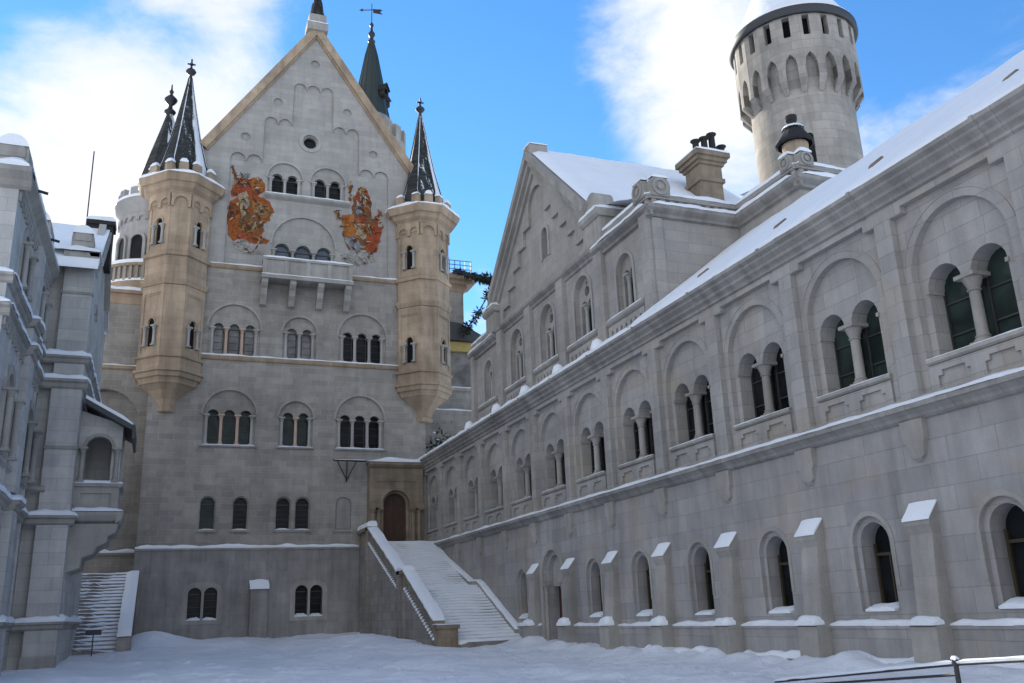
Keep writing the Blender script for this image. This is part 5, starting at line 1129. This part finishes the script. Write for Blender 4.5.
# courtyard-side wall, copings and posts
FW = Fr((13.35, 0, 0), (0, 1, 0), (-1, 0, 0))
mb = MB(); mb.plate(FW, [(45.6, -1), (64.8, -1), (64.8, 6.5), (61.8, 6.5), (53.6, 3.0), (52.4, 3.0), (45.6, .2)], [], 0, -.75, True, True); mb.build('side_wall', M['stairst'], stc)
mb = MB()
for y in (53.2, 61.9): mb.box(FW, y - .32, y + .32, -1, run(y) + 1.05, -.1, .14)
mb.build('pilaster', M['stairst'], stc)
def rail(y0, y1, lift, flat=False):
    z0, z1 = run(y0) + lift, run(y1) + lift
    mb = MB(); mb.plate(FW, [(y0, z0), (y1, z1), (y1, z1 + .2), (y0, z0 + .2)], [], .12, -.5, True, True); o = mb.build('parapet_coping', M['sand_dk'], stc)
    mb = MB(); k = int((y1 - y0) / .32)
    for i in range(k):
        y = y0 + (y1 - y0) * (i + .5) / k; z = run(y); mb.box(FW, y - .09, y + .09, z + .12, z + lift + .03, -.3, -.06)
    mb.plate(FW, [(y0, z0 - lift - .15), (y1, z1 - lift - .15), (y1, z1 - lift + .15), (y0, z0 - lift + .15)], [], .06, -.8, True, True)
    mb.build('balustrade', M['stairst'], stc)
    mb = MB(); snow_on(mb, FW, y0, y1, z0 + .2, -.5, .14, .2, .3, .35, 1.0, (z1 - z0) / (y1 - y0)); k = int((y1 - y0) / .32)
    mb.build('snow_cap', M['snow'], o); mb = MB()
    for i in range(k): y = y0 + (y1 - y0) * (i + .5) / k; mb.lathe(tuple(FW.p(y, run(y) + .0, .03)), [(.0, .0), (.12, .02), (.1, .13), (0, .17)], 7)
    mb.build('snow_clumps', M['snow'], o, None, 'stuff')
rail(45.9, 52.0, .82); rail(53.5, 61.6, .85)
mb = MB(); mb.box(FW, 52.0, 53.5, 3.95, 4.18, -.52, .14); mb.box(FW, 52.0, 53.5, 2.9, 3.95, -.4, -.05); mb.box(FW, 61.6, 64.9, 7.3, 7.55, -.52, .14); mb.box(FW, 61.6, 64.9, 6.3, 7.3, -.45, -.05); p2 = mb.build('parapet_coping', M['sand_dk'], stc)
mb = MB(); snow_on(mb, FW, 51.9, 53.6, 4.18, -.52, .16, .28, .25, .3); snow_on(mb, FW, 61.5, 64.9, 7.55, -.52, .16, .42, .3, .3); mb.build('snow_cap', M['snow'], p2)
f = fr_at(0, 45.3); mb = MB(); mb.box(f, 13.3, 14.35, -1, .95, -.7, 0); mb.box(f, 13.22, 14.43, .95, 1.15, -.78, .08); np_ = mb.build('end_post', M['sand_dk'], stc)
mb = MB(); snow_on(mb, f, 13.22, 14.43, 1.15, -.78, .1, .05, .15); mb.build('snow_cap', M['snow'], np_)
# handrail ledge on the wing wall
mb = MB(); FWr = Fr((17.98, 0, 0), (0, 1, 0), (-1, 0, 0))
pts = [(45.9, .75), (51.9, 3.45), (53.4, 3.5), (61.8, 6.2)]
for (a, za), (b, zb) in zip(pts, pts[1:]): mb.plate(FWr, [(a, za - .5), (b, zb - .5), (b, zb), (a, za)], [], .34, 0, True, True)
wl = mb.build('wall_string', M['trim'], stc); mb = MB()
for (a, za), (b, zb) in zip(pts, pts[1:]): snow_on(mb, FWr, a, b, za, 0, .36, .1, .25, .3, .5, (zb - za) / (b - a))
mb.build('snow_cap', M['snow'], wl)
# ------------------------------------------------------------------ narrow stairs at the left
ns = thing('narrow_stairs', 'narrow straight stairs with dark risers between the left house and the palace', 'staircase', (-2.8, 60, 0))
mb = MB(); sn = MB(); nst = 22
for i in range(nst):
    y = 55.5 + i * .42; z = .35 + (i + 1) * .205
    mb.box(FS, -4.6, -1.55, z - .3, z, -(y + .42), -y); rows = []
    for k in range(22):
        x = -4.6 + 3.05 * k / 21; right = max(0, min(1, (x + 3.4 + .7 * mnoise.noise(Vector((0, y * .6, 4))) ) / 1.3)); h = .05 + .05 * mnoise.noise(Vector((x * 1.3, y, 3))) + .02
        pt = max(0, min(1, 2.2 * mnoise.noise(Vector((x * 1.6, y * 2.1, 8))) - .1)); right = max(right, pt); rows.append([(x, y - .004 - .05 * right, z + h * .4 - right * .2), (x, y + .12, z + h), (x, y + .42, z + h + .07 * right)])
    sn.grid(rows)
mb.box(FS, -4.6, -1.55, 4.3, 4.72, -67.5, -64.7); mb.build('steps', M['stairst'], ns); sn.build('step_snow', M['snow'], ns)
FN = Fr((-1.55, 0, 0), (0, 1, 0), (-1, 0, 0)); mb = MB(); mb.plate(FN, [(55.2, -.5), (64.6, -.5), (64.6, 4.9), (55.2, 1.15)], [], .1, -.55, True, True); pw = mb.build('parapet', M['stairst'], ns)
mb = MB(); snow_on(mb, FN, 55.1, 64.6, 1.15, -.57, .14, .26, .3, .25, .3, 3.75 / 9.4); mb.build('snow_cap', M['snow'], pw)
f = fr_at(0, 55.1); mb = MB(); mb.box(f, -1.7, -.95, -.5, 1.05, -.5, 0); mb.build('end_post', M['stairst'], ns)
# small notice on a stake before the stairs
sg = thing('notice_board', 'small dark notice board on a thin stake before the narrow stairs', 'sign', (-2.75, 53.0, .1))
f = fr_at(-2.75, 53); mb = MB(); mb.tube([(-2.75, 53, -.1), (-2.75, 53, 1.45)], .03, 6); mb.build('stake', M['iron'], sg)
mb = MB(); mb.box(f, -.38, .38, 1.28, 1.56, .03, .07); pl = mb.build('board', M['lead'], sg)
mb = MB(); snow_on(mb, f, -.38, .38, 1.56, .02, .09, .06, .1); mb.build('snow_cap', M['snow'], pl)
# ------------------------------------------------------------------ barrier rail at lower right
br = thing('barrier_rail', 'snow topped dark metal barrier rail with a post at the lower right corner', 'railing', (13, 12.5, -.3))
A_ = Vector((12.2, 17.6, -.02)); B_ = Vector((12.0, 11.4, .58)); C_ = Vector((11.9, 7.5, .74))
A_ = Vector((11.2, 15.4, .15)); B_ = Vector((10.55, 10.32, .68)); C_ = Vector((10.2, 7.2, .92))
mb = MB(); mb.tube([A_, B_], .024, 8); mb.tube([A_ + Vector((0, 0, -.09)), B_ + Vector((0, 0, -.14))], .022, 6); mb.tube([B_, C_], .024, 8); mb.build('rail', M['iron'], br)
mb = MB(); mb.tube([B_ + Vector((0, 0, -1.2)), B_ + Vector((0, 0, .04))], .035, 8); mb.lathe(tuple(B_ + Vector((0, 0, .03))), [(.045, 0), (.045, .03), (0, .05)], 8); mb.build('post', M['iron'], br)
mb = MB()
for a, b in ((A_, B_), (B_, C_)):
    U = (b - a).normalized(); f = Fr(a, U, Vector((U.y, -U.x, 0)).normalized()); snow_on(mb, f, .05, (b - a).length - .05, .026, -.03, .03, .022, .12, .7)
snow_on(mb, Fr(B_, (1, 0, 0), (0, -1, 0)), -.04, .04, .07, -.04, .04, .03, .03)
mb.build('snow_cap', M['snow'], br)
